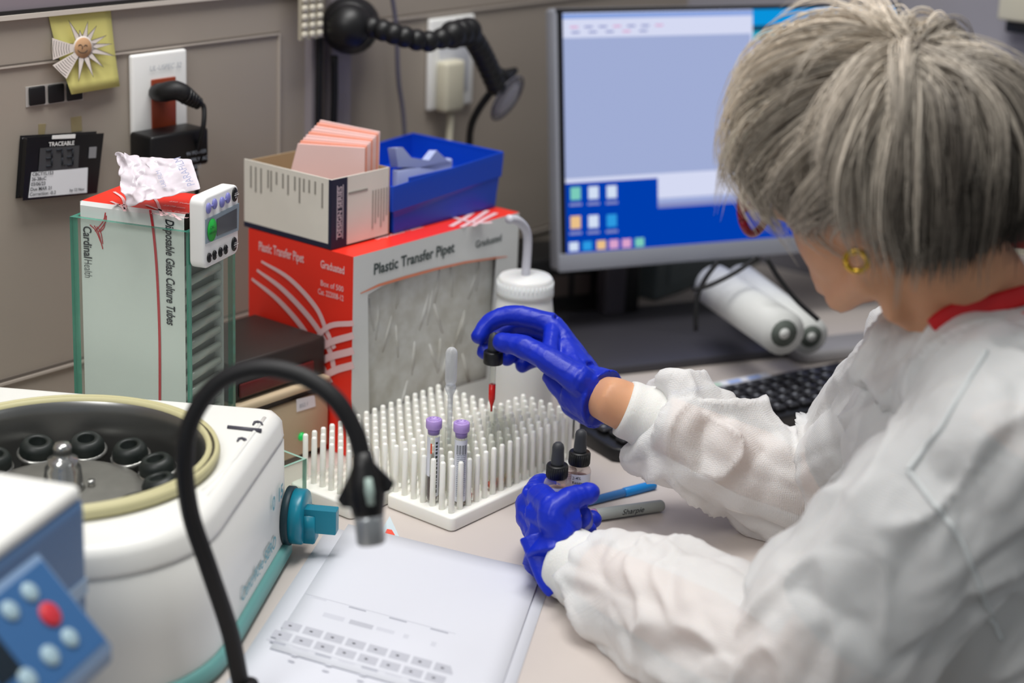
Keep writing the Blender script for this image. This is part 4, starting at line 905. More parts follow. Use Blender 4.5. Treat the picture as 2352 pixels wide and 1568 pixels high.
sheet('top white printed form with two rows of grey boxes, in front of the peg racks', tlm, T(1245, 1312, ZT+.002), dwn, .262, .0018, .004, 'paper_sheet', marks)
t = bpy.data.objects['paper_sheet']
bpy.data.objects['paper_sheet']['label'] = 'lower white sheet showing past the left and right edges of the top form'
m = MB(); pts = [T(870, 1235), T(893, 1205), T(905, 1203), T(921, 1243), T(900, 1260)]
t = thing('red_card', 'small red and white printed card peeking from under the top form', 'card', T(900, 1230))
m = MB(); zc_ = Vector((0, 0, .0003)); tri = [T(850, 1262), T(895, 1186), T(922, 1244)]; m.slab([p+zc_ for p in tri], (0, 0, .0003), 0)
t2 = [T(868, 1256), T(889, 1216), T(900, 1218), T(913, 1240)]; m.slab([p+zc_*2.2 for p in t2], (0, 0, .0002), 1); m.build('card', [mat('white_blue_card', 'c5d3da', .5), mat('card_red', 'e8523f', .5)], t)
# ================================================================== centrifuge
M_cw = mat('warm_white_housing', 'e9e9e4', .35, bump=.01, bscale=600); M_teal = mat('teal_base', '6aa39f', .45); M_tk = mat('teal_knob', '147d94', .3); M_gask = mat('beige_rubber_gasket', 'c3bd92', .5)
M_steel = mat('brushed_bowl_steel', '8d8d8b', .3, metal=.9); M_rot = mat('grey_cast_rotor', '7d7c76', .5, metal=.5, vary=.08, vscale=60)
cc = T(143, 1028, ZT+.159); CM = fr((cc.x, cc.y, ZT), math.radians(32))
t = thing('centrifuge', 'open white benchtop centrifuge with a beige ringed bowl and teal knob', 'centrifuge', (cc.x, cc.y, ZT), math.radians(32))
hx0, hx1, hy0, hy1 = -.175, .172, -.160, .205
def plan(g, n=10):
    out = []
    for cx, cy, r, a0 in ((hx1-.028, hy1-.03, .03, 0), (hx0+.12, hy1-.12, .12, 90), (hx0+.115, hy0+.115, .115, 180), (hx1-.022, hy0+.022, .022, 270)):
        for k in range(n+1): a = math.radians(a0+90*k/n); out.append((cx+(r+g)*math.cos(a), cy+(r+g)*math.sin(a)))
    return out
def loft(m, rings, mi=0, cap0=True, cap1=False):
    n = len(rings[0]); vs = [p for r in rings for p in r]; fs = []
    for i in range(len(rings)-1):
        for k in range(n): k2 = (k+1) % n; fs.append((i*n+k, i*n+k2, (i+1)*n+k2, (i+1)*n+k))
    if cap0: fs.append(tuple(reversed(range(n))))
    if cap1: fs.append(tuple((len(rings)-1)*n+k for k in range(n)))
    m.add(vs, fs, mi, True)
def plan(g, n=120, _p=plan):
    poly = _p(g); out = []
    for k in range(n):
        a = 2*math.pi*k/n; dx, dy = math.cos(a), math.sin(a); best = 0
        for i in range(len(poly)):
            (x1, y1), (x2, y2) = poly[i], poly[(i+1) % len(poly)]; ex, ey = x2-x1, y2-y1; den = dx*ey-dy*ex
            if abs(den) < 1e-12: continue
            tt = (x1*ey-y1*ex)/den; uu = (x1*dy-y1*dx)/den
            if tt > 0 and -1e-6 <= uu <= 1+1e-6: best = max(best, tt)
        out.append((best*dx, best*dy))
    return out
P3 = lambda g, z: [(x, y, z) for x, y in plan(g)]
m = MB(CM); loft(m, [P3(.006, .003), P3(.008, .006), P3(.006, .016), P3(.003, .018)], 0, True, True)
for fx_, fy_ in ((-.1, -.1), (.12, -.12), (.12, .15), (-.1, .14)): m.cyl((fx_, fy_, .0005), (fx_, fy_, .004), .012, 12)
m.build('base', [M_teal], t)
# housing with a round opening in its top
Ro = .1235; n_ = len(plan(0)); ztp = .147
def circ(r, z, c=(0, 0)):
    out = []
    for x, y in plan(0): a = math.atan2(y-.0, x-.0); out.append((c[0]+r*math.cos(a), c[1]+r*math.sin(a), z))
    return out
m = MB(CM); loft(m, [P3(.001, .018), P3(.001, .020), P3(0, .060), P3(-.001, .119), P3(-.003, .1205), P3(-.003, .1215), P3(-.001, .123), P3(-.0015, .125), P3(-.003, ztp-.009), P3(-.0055, ztp-.005), P3(-.010, ztp-.001), P3(-.0135, ztp), P3(-.0145, ztp), circ(Ro+.012, ztp+.0005), circ(Ro+.0005, ztp+.0005)], 0, True, False)
m.build('housing', [M_cw], t)
# stepped deck details near the knob side
m = MB(CM); zt_ = ztp+.0004
for ln, r_ in ((((640, 962), (644, 990), (600, 1036), (592, 1046), (552, 1046), (540, 1052), (462, 1128)), .0022), (((648, 975), (604, 1054), (560, 1056), (480, 1140)), .0016)):
    q_ = [CM.inverted() @ T(x, y, ZT+ztp) for x, y in ln]; q_ = [Vector((v.x, max(v.y, hy0+.016), ztp-.0006)) for v in q_]; m.tube(q_, r_, 8)
m.build('deck_step', [M_cw], t)
m = MB(CM); zd_ = ztp+.0006
def dk(x, y): v = CM.inverted() @ T(x, y, ZT+ztp+.001); return (v.x, v.y, v.z)
m.tube([dk(523, 981), dk(600, 989)], .0022, 8); 
for (x, y) in ((592, 973), (556, 1011)):
    m.tube([dk(x-11, y+2), dk(x-7, y-4), dk(x, y-5), dk(x+6, y-2), dk(x+12, y+2)], [.0008, .0013, .0013, .0018, .0004], 6)
m.build('slot_and_arrows', [mat('dark_grey_marking', '4b4a55', .5)], t)
m = MB(CM); m.lathe([(Ro+.001, ztp-.002), (Ro+.010, ztp+.002), (Ro+.0125, ztp+.007), (Ro+.011, ztp+.0115), (Ro+.0085, ztp+.012), (Ro+.0075, ztp+.0095), (Ro+.005, ztp+.0095), (Ro+.004, ztp+.0125), (Ro+.001, ztp+.012), (Ro-.0005, ztp+.008), (Ro-.0005, ztp-.002)], 72, 0, cap=False)
m.build('gasket_ring', [M_gask], t)
m = MB(CM); m.lathe([(Ro+.0078, ztp+.0100), (Ro+.0052, ztp+.0101)], 72, 0, cap=False); m.build('ring_groove', [mat('dark_groove', '3a3426', .6)], t)
m = MB(CM); m.lathe([(Ro, ztp+.009), (Ro-.003, ztp+.005), (Ro-.0035, ztp-.003), (Ro-.006, ztp-.02), (Ro-.010, .045), (Ro-.03, .030), (.012, .028), (.001, .028)], 72, 0, cap=False); m.build('bowl', [M_steel], t)
rp = thing_ = None
m = MB(CM); zr_ = .119
m.lathe([(.001, zr_-.012), (.066, zr_-.012), (.070, zr_-.006), (.070, zr_), (.060, zr_+.002), (.001, zr_+.002)], 48, 0); ro = m.build('rotor', [M_rot], t)
m = MB(CM); m.lathe([(.019, zr_+.002), (.0175, zr_+.004), (.0155, zr_+.022), (.013, zr_+.025), (.013, zr_+.030), (.0085, zr_+.031), (.0075, zr_+.036), (.0085, zr_+.040), (.006, zr_+.044), (.001, zr_+.045)], 28, 0)
for k in range(4): a = k*math.pi/2+.4; m.cyl((.024*math.cos(a), .024*math.sin(a), zr_+.002), (.024*math.cos(a), .024*math.sin(a), zr_+.008), .0032, 10)
m.build('spindle', [mat('polished_spindle', 'b5b5b2', .18, metal=.9)], t)
NH = 12; M_grom = mat('black_rubber_grommet', '1b211f', .45)
for k in range(NH):
    a = 2*math.pi*k/NH+.12; ca, sa = math.cos(a), math.sin(a); Mh = CM @ Matrix.Translation((.086*ca, .086*sa, zr_+.002)) @ Matrix.Rotation(a, 4, 'Z') @ Matrix.Rotation(math.radians(-12), 4, 'Y')
    m = MB(Mh); m.lathe([(.0135, -.030), (.0145, -.004), (.0185, -.001), (.0185, .002), (.014, .0025)], 20, 0); m.box((-.026, -.0115, -.004), (-.008, .0115, -.001), 0, .001)
    h_ = m.build('tube_holder', [mat('holder_steel', 'a3a39f', .28, metal=.85)], t)
    m = MB(Mh); m.lathe([(.0165, .002), (.0158, .009), (.0125, .014), (.0085, .0145), (.0075, .013), (.0073, -.01), (.0002, -.0105)], 22, 0, cap=False); m.build('rubber_grommet', [M_grom], h_)
# knob on the side face
kp = onP(662, 1183, CM @ Vector((0, hy0-.002, 0)), CM.to_3x3() @ Vector((0, 1, 0))); kl_ = CM.inverted() @ kp
KM_ = CM @ Matrix.Translation((kl_.x, hy0-.0005, kl_.z)) @ Matrix.Rotation(math.radians(90), 4, 'X')
m = MB(KM_); m.lathe([(.0285, 0), (.0285, .006), (.0275, .007)], 36, 1); m.lathe([(.0268, .006), (.0268, .017), (.0255, .019), (.001, .019)], 36, 0)
m.prism([(-.0085, -.024), (.0085, -.024), (.0085, .004), (-.0085, .004)], .012, .030, 0, .002, 2)
m.prism([(-.0065, -.0135), (.0065, -.0135), (.0065, .0105), (-.0065, .0105)], .018, .050, 0, .0008, 1, sm=False)
m.build('knob', [M_tk, mat('dark_teal_ring', '17333c', .5)], t)
m = MB(CM @ Matrix.Translation((0, hy0-.0022, 0)) @ Matrix.Rotation(math.radians(90), 4, 'X'))
m.text('0  15', .019, Matrix.Translation((kl_.x-.060, kl_.z+.030, 0)), 0, .03); m.build('dial_numbers', [mat('pale_teal_print', '6fa9b5', .5)], t)
m = MB(CM @ Matrix.Translation((0, hy0-.0022, 0)) @ Matrix.Rotation(math.radians(90), 4, 'X'))
m.text('Centrifuge SERO', .017, Matrix.Translation((kl_.x-.165, kl_.z-.010, 0)), 0, .02)
m.build('printed_text', [mat('pale_teal_print', '7fb3bd', .5)], t)
# ================================================================== blue and white analyser, nearest the camera
aC = D(192, 1122, 1.25); ad = math.radians(23); AM = fr((aC.x, aC.y, ZT), ad); hA = aC.z-ZT
t = thing('analyser', 'blurred white topped blue analyser with a keypad at the bottom left corner', 'analyser', AM @ Vector((-.1, .08, 0)), ad)
def yz(poly, x0, x1, m, mi, bev=0, seg=3):   # profile in (y, z) extruded along x
    R = Matrix(((0, 0, 1, 0), (1, 0, 0, 0), (0, 1, 0, 0), (0, 0, 0, 1))); m.prism(poly, x0, x1, mi, bev, seg, R)
m = MB(AM); m.box((-.34, 0, .0008), (.006, .135, hA-.006), 0, .010, 4); m.build('body', [mat('analyser_blue', '53729a', .4)], t)
m = MB(AM); m.box((-.34, .002, hA-.010), (.002, .135, hA+.003), 0, .006, 4); m.build('top_cover', [M_cw], t)
m = MB(AM); m.box((-.335, -.0012, hA-.082), (.0, .002, hA-.070), 0); m.build('light_stripe', [mat('pale_blue_stripe', '9fb6cf', .4)], t)
xk = -.062; pk0 = Vector((0, hA-.022)); pk1 = Vector((-.056, hA-.082))
m = MB(AM); yz([(.002, pk0.y), (pk0.x-.001, pk0.y), (pk1.x, pk1.y), (pk1.x, pk1.y-.012), (.002, pk1.y-.045)], -.30, xk, m, 0, .004); m.build('console', [mat('console_blue_grey', '7690b0', .4)], t)
o_ = AM @ Vector((xk, pk0.x-.001, pk0.y)); e1 = (AM @ Vector((xk, pk1.x, pk1.y))-o_); e2 = AM.to_3x3() @ Vector((-1, 0, 0)); L1 = e1.length
K2 = basis(o_, e1, e2); kN = K2.to_3x3() @ Vector((0, 0, 1)); sgn = 1 if kN.dot(cF) < 0 else -1
m = MB(K2); q_ = lambda z0, z1: (min(z0*sgn, z1*sgn), max(z0*sgn, z1*sgn)); za_, zb_ = q_(-.0005, .0009); m.box((.005, .005, za_), (L1-.005, .2, zb_), 0, 0); m.build('keypad', [mat('keypad_blue', '376394', .35)], t)
M_kb = mat('pale_key', '9fb9c4', .4); M_kr = mat('red_key', 'c8323c', .4)
for (x, y), mt, rr in (((65, 1362), M_kb, .0072), ((20, 1405), M_kb, .0072), ((112, 1413), M_kr, .0092), ((157, 1467), M_kb, .0072), ((112, 1508), M_kb, .0076), ((60, 1562), M_kb, .0076)):
    p = K2.inverted() @ onP(x, y, o_, kN); m = MB(K2); m.lathe([(rr, 0), (rr, .0016*sgn), (rr*.9, .0024*sgn), (.0004, .0026*sgn)], 20, 0, Matrix.Translation((p.x, p.y, .0006*sgn))); m.build('key', [mt], t)
p = K2.inverted() @ onP(0, 1490, o_, kN); za_, zb_ = q_(.0008, .0014); m = MB(K2); m.box((max(.02, p.x-.012), p.y-.004, za_), (min(L1-.008, p.x+.020), p.y+.022, zb_), 0); m.build('display', [mat('dark_display', '15232e', .2)], t)
# ================================================================== gooseneck lamp
GP = [(566, 1640, 1.40), (553, 1568, 1.395), (528, 1450, 1.38), (478, 1300, 1.355), (438, 1180, 1.34), (424, 1060, 1.325), (440, 965, 1.32), (500, 880, 1.315), (590, 846, 1.31), (690, 862, 1.305), (768, 915, 1.30), (815, 990, 1.30), (833, 1050, 1.30)]
pts = [D(*p) for p in GP]; b0 = pts[0].copy(); b0.z = ZT+.004
t = thing('gooseneck_lamp', 'blurred black gooseneck lamp arching in the foreground, silver tip pointing down', 'lamp', (b0.x, b0.y, ZT))
pth = bez([Vector((b0.x, b0.y, ZT+.02))]+pts[1:], 8); m = MB(); m.tube(pth, .0072, 16); m.build('gooseneck', [M_blackm], t)
m = MB(Matrix.Translation((b0.x, b0.y, ZT))); m.lathe([(.001, .0006), (.021, .0006), (.021, .008), (.012, .014), (.0095, .024), (.001, .024)], 28, 0); m.build('base', [M_black], t)
hd = (D(852, 1240, 1.30)-D(833, 1050, 1.30)).normalized(); h0 = D(833, 1050, 1.30); px_m = 1.30/3960
HM = Matrix.Translation(h0) @ zto(hd)
m = MB(HM); m.lathe([(.0075, -.004), (.009, .006), (.0135, .016), (.0145, .030), (.0125, .040), (.0112, .046), (.001, .046)], 28, 0); m.build('lamp_head', [M_black], t)
lat = (cR-hd*cR.dot(hd)).normalized()
m = MB(); A = h0+hd*.012
for s_, L, dz in ((-1, .0185, .018), (1, .0175, .010)):
    m.slab([A+lat*s_*.004-hd*.012, A+lat*s_*(L+.0045)+hd*dz, A+lat*s_*(L+.001)+hd*(dz+.006), A+lat*s_*.010+hd*(dz+.008)], cF*.005, 0)
m.build('lamp_clip', [M_blackm], t)
m = MB(); q = h0+hd*.024-cF*.0146+lat*.004; m.tube([q-hd*.010, q, q+hd*.010], [.003, .0042, .003], 12, flat=.8); m.build('grey_switch', [mat('pale_grey_green', 'a9bdb5', .3)], t)
m = MB(HM); m.lathe([(.0118, .044), (.0112, .048), (.0110, .064), (.0095, .066), (.001, .066)], 28, 0); m.build('silver_tip', [mat('frosted_silver', 'a9adb0', .3, metal=.5)], t)
# ================================================================== reagent bottles and dropper
M_pinkliq = mat('pinkish_reagent', 'cfb0a8', .2); M_bg = thinglass('clear_bottle_glass', 'f4eeec'); M_bk = mat('black_screw_cap', '131416', .4); M_rub = mat('grey_black_rubber', '34363b', .55)
def vial(lab, base, cap, tilt=0, word='10 mL', leanaxis=(0, 1, 0)):
    t = thing('reagent_bottle', lab, 'bottle', base); M = Matrix.Translation(base) @ Matrix.Rotation(tilt, 4, Vector(leanaxis)); r = .0122
    m = MB(M); m.lathe([(.0005, 0), (r-.0015, 0), (r, .0015), (r, .0325), (r-.001, .0350), (r-.0045, .0372), (.0068, .0384), (.0068, .046), (.0060, .0462)], 28, 0)
    m.build('glass_body', [M_bg], t)
    m = MB(M); m.lathe([(.0005, .001), (r-.0022, .001), (r-.0012, .003), (r-.0012, .026), (.0005, .026)], 24, 0); m.build('reagent', [M_pinkliq], t)
    m = MB(M); k = 16; a0 = -215; rr = r+.0003; vs = []
    for i in range(k+1): a = math.radians(a0+140*i/k); vs += [(rr*math.cos(a), rr*math.sin(a), .010), (rr*math.cos(a), rr*math.sin(a), .0318)]
    m.add(vs, [(2*i, 2*i+2, 2*i+3, 2*i+1) for i in range(k)], 0, True)
    # short words curved on the label, kept flat enough to read
    a = math.radians(-145); q = Vector((math.cos(a), math.sin(a), 0)); tx = Vector((-q.y, q.x, 0))
    for i, s_ in enumerate(word.split('|')): m.text(s_, .0042, Matrix.Translation(q*(rr+.0006)+Vector((0, 0, .0272-i*.0046))-tx*.0055) @ basis((0, 0, 0), tx, (0, 0, 1)), 1, .005)
    m.build('label', [M_lbl, M_ink], t)
    if cap:
        m = MB(M); m.lathe([(.0006, .0385), (.0100, .0385), (.0104, .0395), (.0104, .0505), (.0098, .0515), (.0058, .0515)], 30, 0)
        for i in range(30): a = i*2*math.pi/30; m.cyl((.0103*math.cos(a), .0103*math.sin(a), .040), (.0103*math.cos(a), .0103*math.sin(a), .050), .0004, 5)
        m.build('screw_cap', [M_bk], t)
        m = MB(M); m.lathe([(.0066, .0512), (.0064, .053), (.0057, .064), (.0058, .0685), (.0050, .0715), (.0032, .0733), (.0004, .0738)], 26, 0); m.build('rubber_bulb', [M_rub], t)
    else:
        m = MB(M)
        for k in range(4): m.lathe([(.0067, .0385+k*.0019), (.0074, .0392+k*.0019), (.0067, .0399+k*.0019)], 24, 0, cap=False)
        m.lathe([(.0070, .046), (.0060, .0466), (.0056, .0400)], 24, 0, cap=False); m.build('threaded_neck', [M_bg], t)
    return t
zc1 = .789
vb1 = D(1279, 1095, 1.640); vb1.z -= .0385; vb2 = D(1328, 1066, 1.668); vb2.z -= .0385; vb3 = D(1308, 1090, 1.668); vb3.z -= .040
vial('small bottle with a black dropper cap held at the front of the left hand', vb1, True, 0, '10 mL|anti-D')
vial('small bottle with a black dropper cap held at the back of the left hand', vb2, True, math.radians(2.0), '2-4%|Reagent|Red Cell')
vial('small uncapped bottle held between the two capped bottles in the left hand', vb3, False, 0, 'LOT 14')
# dropper in the right hand
dt = Vector((q3[0], q3[1], 0)); zz_ = lambda y: onX(1127, y, dt.x).z
dtip = D(1127, 944, (dt-Vector((CAM.x, CAM.y, 0))).dot(cF)+0) if False else Vector((dt.x, dt.y, 0))
zt0 = T(1127, 944, .85)
def zpix(y):  # height above the tube mouth axis seen at image row y
    lo, hi = .8, 1.1
    for _ in range(40):
        mid = (lo+hi)/2; v = Vector((dt.x, dt.y, mid))-CAM; yy = v.dot(cD)/v.dot(cF)*FPX+H/2+SY
        if yy > y: lo = mid
        else: hi = mid
    return lo
zT_, zF, zC0, zC1, zB_ = zpix(944), zpix(882), zpix(834), zpix(806), zpix(762)
t = thing('dropper', 'glass dropper holding red fluid, pinched in the gloved right hand over the tubes', 'dropper', (dt.x, dt.y, zT_))
m = MB(Matrix.Translation((dt.x, dt.y, 0))); m.lathe([(.0010, zT_), (.0012, zT_+.006), (.0034, zT_+.014), (.0034, zC0+.001)], 22, 0, cap=False); m.build('glass_pipe', [M_clear], t)
m = MB(Matrix.Translation((dt.x, dt.y, 0))); m.lathe([(.0002, zT_-.0004), (.0011, zT_-.0002), (.0014, zT_+.006), (.0036, zT_+.014), (.0036, zF), (.0002, zF)], 22, 0, cap=False); m.build('red_fluid', [mat('bright_red_fluid', 'd8231c', .25)], t)
m = MB(Matrix.Translation((dt.x, dt.y, 0))); m.lathe([(.0006, zC0), (.0100, zC0), (.0104, zC0+.001), (.0104, zC1-.001), (.0098, zC1), (.0058, zC1)], 30, 0); m.build('screw_cap', [M_bk], t)
m = MB(Matrix.Translation((dt.x, dt.y, 0))); m.lathe([(.0066, zC1-.0004), (.0062, zC1+.004), (.0056, zB_-.007), (.0045, zB_-.003), (.0004, zB_)], 26, 0); m.build('rubber_bulb', [M_rub], t)
# ================================================================== the seated person
def fuse(mb, voxel, smooth=4, fac=.5):
    """melt the overlapping shapes of a builder into one continuous skin"""
    me = bpy.data.meshes.new('tmp'); me.from_pydata([Vector(v) for v in mb.v], [], mb.f); o = bpy.data.objects.new('tmp', me); COL.objects.link(o)
    r = o.modifiers.new('r', 'REMESH'); r.mode = 'VOXEL'; r.voxel_size = voxel
    if smooth: s_ = o.modifiers.new('s', 'SMOOTH'); s_.factor = fac; s_.iterations = smooth
    bpy.context.view_layer.update(); dg = bpy.context.evaluated_depsgraph_get()
    out = bpy.data.meshes.new_from_object(o.evaluated_get(dg)); bpy.data.objects.remove(o)
    return out
def getv(me): a = np.empty(len(me.vertices)*3); me.vertices.foreach_get('co', a); return a.reshape(-1, 3)
def getn(me): a = np.empty(len(me.vertices)*3); me.vertices.foreach_get('normal', a); return a.reshape(-1, 3)
def setv(me, a): me.vertices.foreach_set('co', a.ravel()); me.update()
def put(me, name, mats, parent, loc):
    """link a finished world-space mesh as a part"""
    a = getv(me)-np.array(loc); setv(me, a); me.name = name; me.materials.clear()
    for m_ in (mats if isinstance(mats, (list, tuple)) else [mats]): me.materials.append(m_)
    me.polygons.foreach_set('use_smooth', [True]*len(me.polygons)); me.update()
    o = bpy.data.objects.new(name, me); COL.objects.link(o); o.parent = parent; return o
nz3 = lambda p, s, off=0: noise.noise(Vector((p[0]*s+off, p[1]*s-off, p[2]*s+2*off)))
M_skin = mat('warm_skin', 'd39d78', .5, bump=.06, bscale=500, vary=.06, vscale=30, sss=.25)
M_gown = bpy.data.materials.new('white_nonwoven_gown'); M_gown.use_nodes = True; _n = M_gown.node_tree; _b = _n.nodes['Principled BSDF']
_b.inputs['Base Color'].default_value = lin('f7f8f7'); _b.inputs['Roughness'].default_value = .62; _b.inputs['Subsurface Weight'].default_value = .25; _b.inputs['Subsurface Radius'].default_value = (1, .9, .8); _b.inputs['Subsurface Scale'].default_value = .01
_tc = _n.nodes.new('ShaderNodeTexCoord'); _v = _n.nodes.new('ShaderNodeTexVoronoi'); _v.inputs['Scale'].default_value = 620; _v.inputs['Randomness'].default_value = .25
_w = _n.nodes.new('ShaderNodeTexNoise'); _w.inputs['Scale'].default_value = 70; _w.inputs['Detail'].default_value = 6; _ad = _n.nodes.new('ShaderNodeMath'); _ad.operation = 'ADD'
_bp = _n.nodes.new('ShaderNodeBump'); _bp.inputs['Strength'].default_value = .35; _bp.inputs['Distance'].default_value = .0012
_b.inputs['Alpha'].default_value = .68
_n.links.new(_tc.outputs['Object'], _v.inputs['Vector']); _n.links.new(_tc.outputs['Object'], _w.inputs['Vector']); _n.links.new(_v.outputs['Distance'], _ad.inputs[0]); _n.links.new(_w.outputs[0], _ad.inputs[1]); _n.links.new(_ad.outputs[0], _bp.inputs['Height']); _n.links.new(_bp.outputs[0], _b.inputs['Normal'])
M_knit = mat('white_knit_cuff', 'e2e2de', .75, bump=.3, bscale=900, stretch=(1, 1, .2), sss=.15)
M_glove = mat('blue_nitrile', '0828b6', .42, bump=.25, bscale=120, vary=.06, vscale=40, spec=.45)
# ---- joints, from the photo's outline and a seated body's sizes
J = dict(N=D(2245, 752, 1.475), Ls=D(2305, 1010, 1.345), Rs=D(2125, 880, 1.61), Le=D(1815, 1560, 1.405), Re=D(1905, 1140, 1.755), Lw=D(1290, 1272, 1.618), Rw=D(1400, 917, 1.742))
hipc = J['N']+Vector((.07, -.16, -.48)); 
base = Vector((hipc.x, hipc.y, 0))
PER = thing('person', 'seated person in white lab gown and blue gloves, short grey hair, holding a dropper', 'person', base)
bl = tuple(base)
sx3 = (J['Rs']-J['Ls']); sx3.z = 0; sx3.normalize(); fwd3 = Vector((-sx3.y, sx3.x, 0)); fwd3 = fwd3 if fwd3.dot(J['Re']-J['Rs']) > 0 else -fwd3
# head frame
Hc = D(2034, 374, 1.430); Fh = (cR*-.76+cD*.08+cF*.645).normalized(); Uh = (cR*-.26-cD*.93-cF*.2); Uh = (Uh-Fh*Uh.dot(Fh)).normalized(); Lh = Uh.cross(Fh)
HB = Matrix((Fh, Lh, Uh)).transposed().to_4x4(); HB.translation = Hc
hp = lambda f, l, u: HB @ Vector((f, l, u))
m = MB()
m.ball((0, 0, 0), 1, 0, 20, (.094, .073, .100), HB)if False else m.add(*(lambda vs, fs: (vs, fs))(*(lambda k: ([hp(.094*math.sin(math.pi*i/k)*math.cos(2*math.pi*j/(2*k)), .073*math.sin(math.pi*i/k)*math.sin(2*math.pi*j/(2*k)), -.100*math.cos(math.pi*i/k)) for i in range(k+1) for j in range(2*k)], [(i*2*k+j, i*2*k+(j+1) % (2*k), (i+1)*2*k+(j+1) % (2*k), (i+1)*2*k+j) for i in range(k) for j in range(2*k)]))(18)))
def ell(c, r, mm):
    k = 14; mm.add([hp(c[0]+r[0]*math.sin(math.pi*i/k)*math.cos(math.pi*j/k), c[1]+r[1]*math.sin(math.pi*i/k)*math.sin(math.pi*j/k), c[2]-r[2]*math.cos(math.pi*i/k)) for i in range(k+1) for j in range(2*k)], [(i*2*k+j, i*2*k+(j+1) % (2*k), (i+1)*2*k+(j+1) % (2*k), (i+1)*2*k+j) for i in range(k) for j in range(2*k)])
ell((.035, 0, -.045), (.058, .060, .070), m)            # face
ell((.045, 0, -.085), (.045, .043, .034), m)            # chin and jaw
for s_ in (-1, 1):
    ell((.050, s_*.035, -.030), (.030, .026, .028), m)   # cheeks
    m.tube([hp(-.012, s_*.062, -.045), hp(.008, s_*.056, -.080), hp(.060, s_*.025, -.108)], [.016, .017, .014], 12)
    m.tube([hp(-.014, s_*.075, .012), hp(-.022, s_*.083, .004), hp(-.022, s_*.083, -.018), hp(-.012, s_*.078, -.034), hp(-.008, s_*.075, -.040)], [.006, .008, .008, .007, .005], 10)  # ears
    m.tube([hp(-.004, s_*.070, -.02), hp(-.012, s_*.076, -.01)], [.006, .006], 8)
m.tube([hp(.086, 0, .006), hp(.101, 0, -.016), hp(.112, 0, -.032), hp(.092, 0, -.042)], [.007, .009, .0105, .008], 12)    # nose
for s_ in (-1, 1): m.tube([hp(.096, s_*.008, -.034), hp(.088, s_*.012, -.036)], [.006, .005], 8)
m.tube([hp(.078, -.024, -.062), hp(.089, 0, -.060), hp(.078, .024, -.062)], [.004, .0065, .004], 10)   # lips
m.tube([hp(.077, -.020, -.070), hp(.087, 0, -.070), hp(.077, .020, -.070)], [.004, .006, .004], 10)
ell((.072, 0, -.100), (.020, .022, .014), m)
m.tube([hp(.086, -.050, .020), hp(.093, -.022, .026), hp(.091, 0, .020), hp(.093, .022, .026), hp(.086, .050, .020)], [.006, .008, .007, .008, .006], 10)  # brow
# neck, shoulders, chest, arms inside the gown
nk = J['N']
m.tube([hp(-.020, 0, -.030), hp(-.022, 0, -.075), (hp(-.02, 0, -.10)+nk)/2+Vector((0, 0, .012)), nk, nk-Vector((0, 0, .05))+fwd3*.0], [.055, .056, .057, .062, .066], 24)
for s_ in (1,): m.tube([hp(-.010, .062, -.055), hp(.0, .045, -.115), nk+fwd3*.045-sx3*.015], [.012, .010, .009], 10)   # neck cord
m.tube([J['Ls']+Vector((0, 0, .0)), (J['Ls']+nk)/2, nk-Vector((0, 0, .035)), (J['Rs']+nk)/2, J['Rs']], [.036, .042, .050, .042, .034], 16)
chest = nk-Vector((0, 0, .17))-fwd3*.015; waist = nk.lerp(hipc, .68)
m.tube([nk-Vector((0, 0, .05)), chest, waist, hipc, hipc-Vector((0, 0, .06))], [.066, .112, .110, .135, .11], 28, flat=.70, up=fwd3)
def handpalm(mm, P, s):
    W_, I, Mi, Ri, Pi, TC, TM = P
    for q in (I, Mi, Ri, Pi): mm.tube([W_, W_.lerp(q, .5), q], [.017*s, .0135*s, .0108*s], 12)
    mm.tube([I, Mi, Ri, Pi], [.0108*s, .0112*s, .0108*s, .0095*s], 10); mm.tube([W_.lerp(I, .55), W_.lerp(Mi, .55), W_.lerp(Ri, .55), W_.lerp(Pi, .55)], .0135*s, 10)
    mm.tube([W_, TC, TM], [.018*s, .0165*s, .0115*s], 12); mm.tube([TM, I], [.0095*s, .0095*s], 8); mm.tube([TC, W_.lerp(I, .7)], [.013*s, .012*s], 8)
dd = (dt+Vector((0, 0, (zB_+zC1)/2))-CAM).dot(cF)
RH = dict(
 P=[D(1382, 912, dd-.035), D(1270, 744, dd+.006), D(1290, 768, dd+.026), D(1314, 802, dd+.036), D(1334, 845, dd+.040), D(1330, 872, dd-.050), D(1262, 828, dd-.038)],
 F=[[D(1270, 744, dd+.006), D(1185, 724, dd+.014), D(1128, 738, dd+.016), D(1101, 771, dd+.0115)],
    [D(1290, 768, dd+.026), D(1198, 746, dd+.042), D(1140, 778, dd+.038), D(1114, 806, dd+.020)],
    [D(1314, 802, dd+.036), D(1238, 786, dd+.052), D(1190, 800, dd+.046), D(1166, 822, dd+.032)],
    [D(1334, 845, dd+.040), D(1278, 815, dd+.056), D(1236, 822, dd+.052), D(1200, 838, dd+.040)],
    [D(1330, 872, dd-.050), D(1262, 828, dd-.038), D(1200, 795, dd-.024), D(1153, 786, dd-.0135)]],
 R=[[.0118, .0112, .0104, .0090], [.0120, .0112, .0104, .0090], [.0116, .0106, .0098, .0088], [.0108, .0098, .0092, .0082], [.0165, .0138, .0124, .0104]],
 fill=[([D(1378, 925, dd-.035), D(1318, 905, dd-.02), D(1262, 852, dd-.004)], [.022, .019, .012]), ([D(1372, 945, dd-.022), D(1320, 922, dd+.002), D(1286, 868, dd+.022)], [.019, .017, .013]), ([D(1330, 860, dd-.03), D(1290, 800, dd-.006)], [.020, .016])])
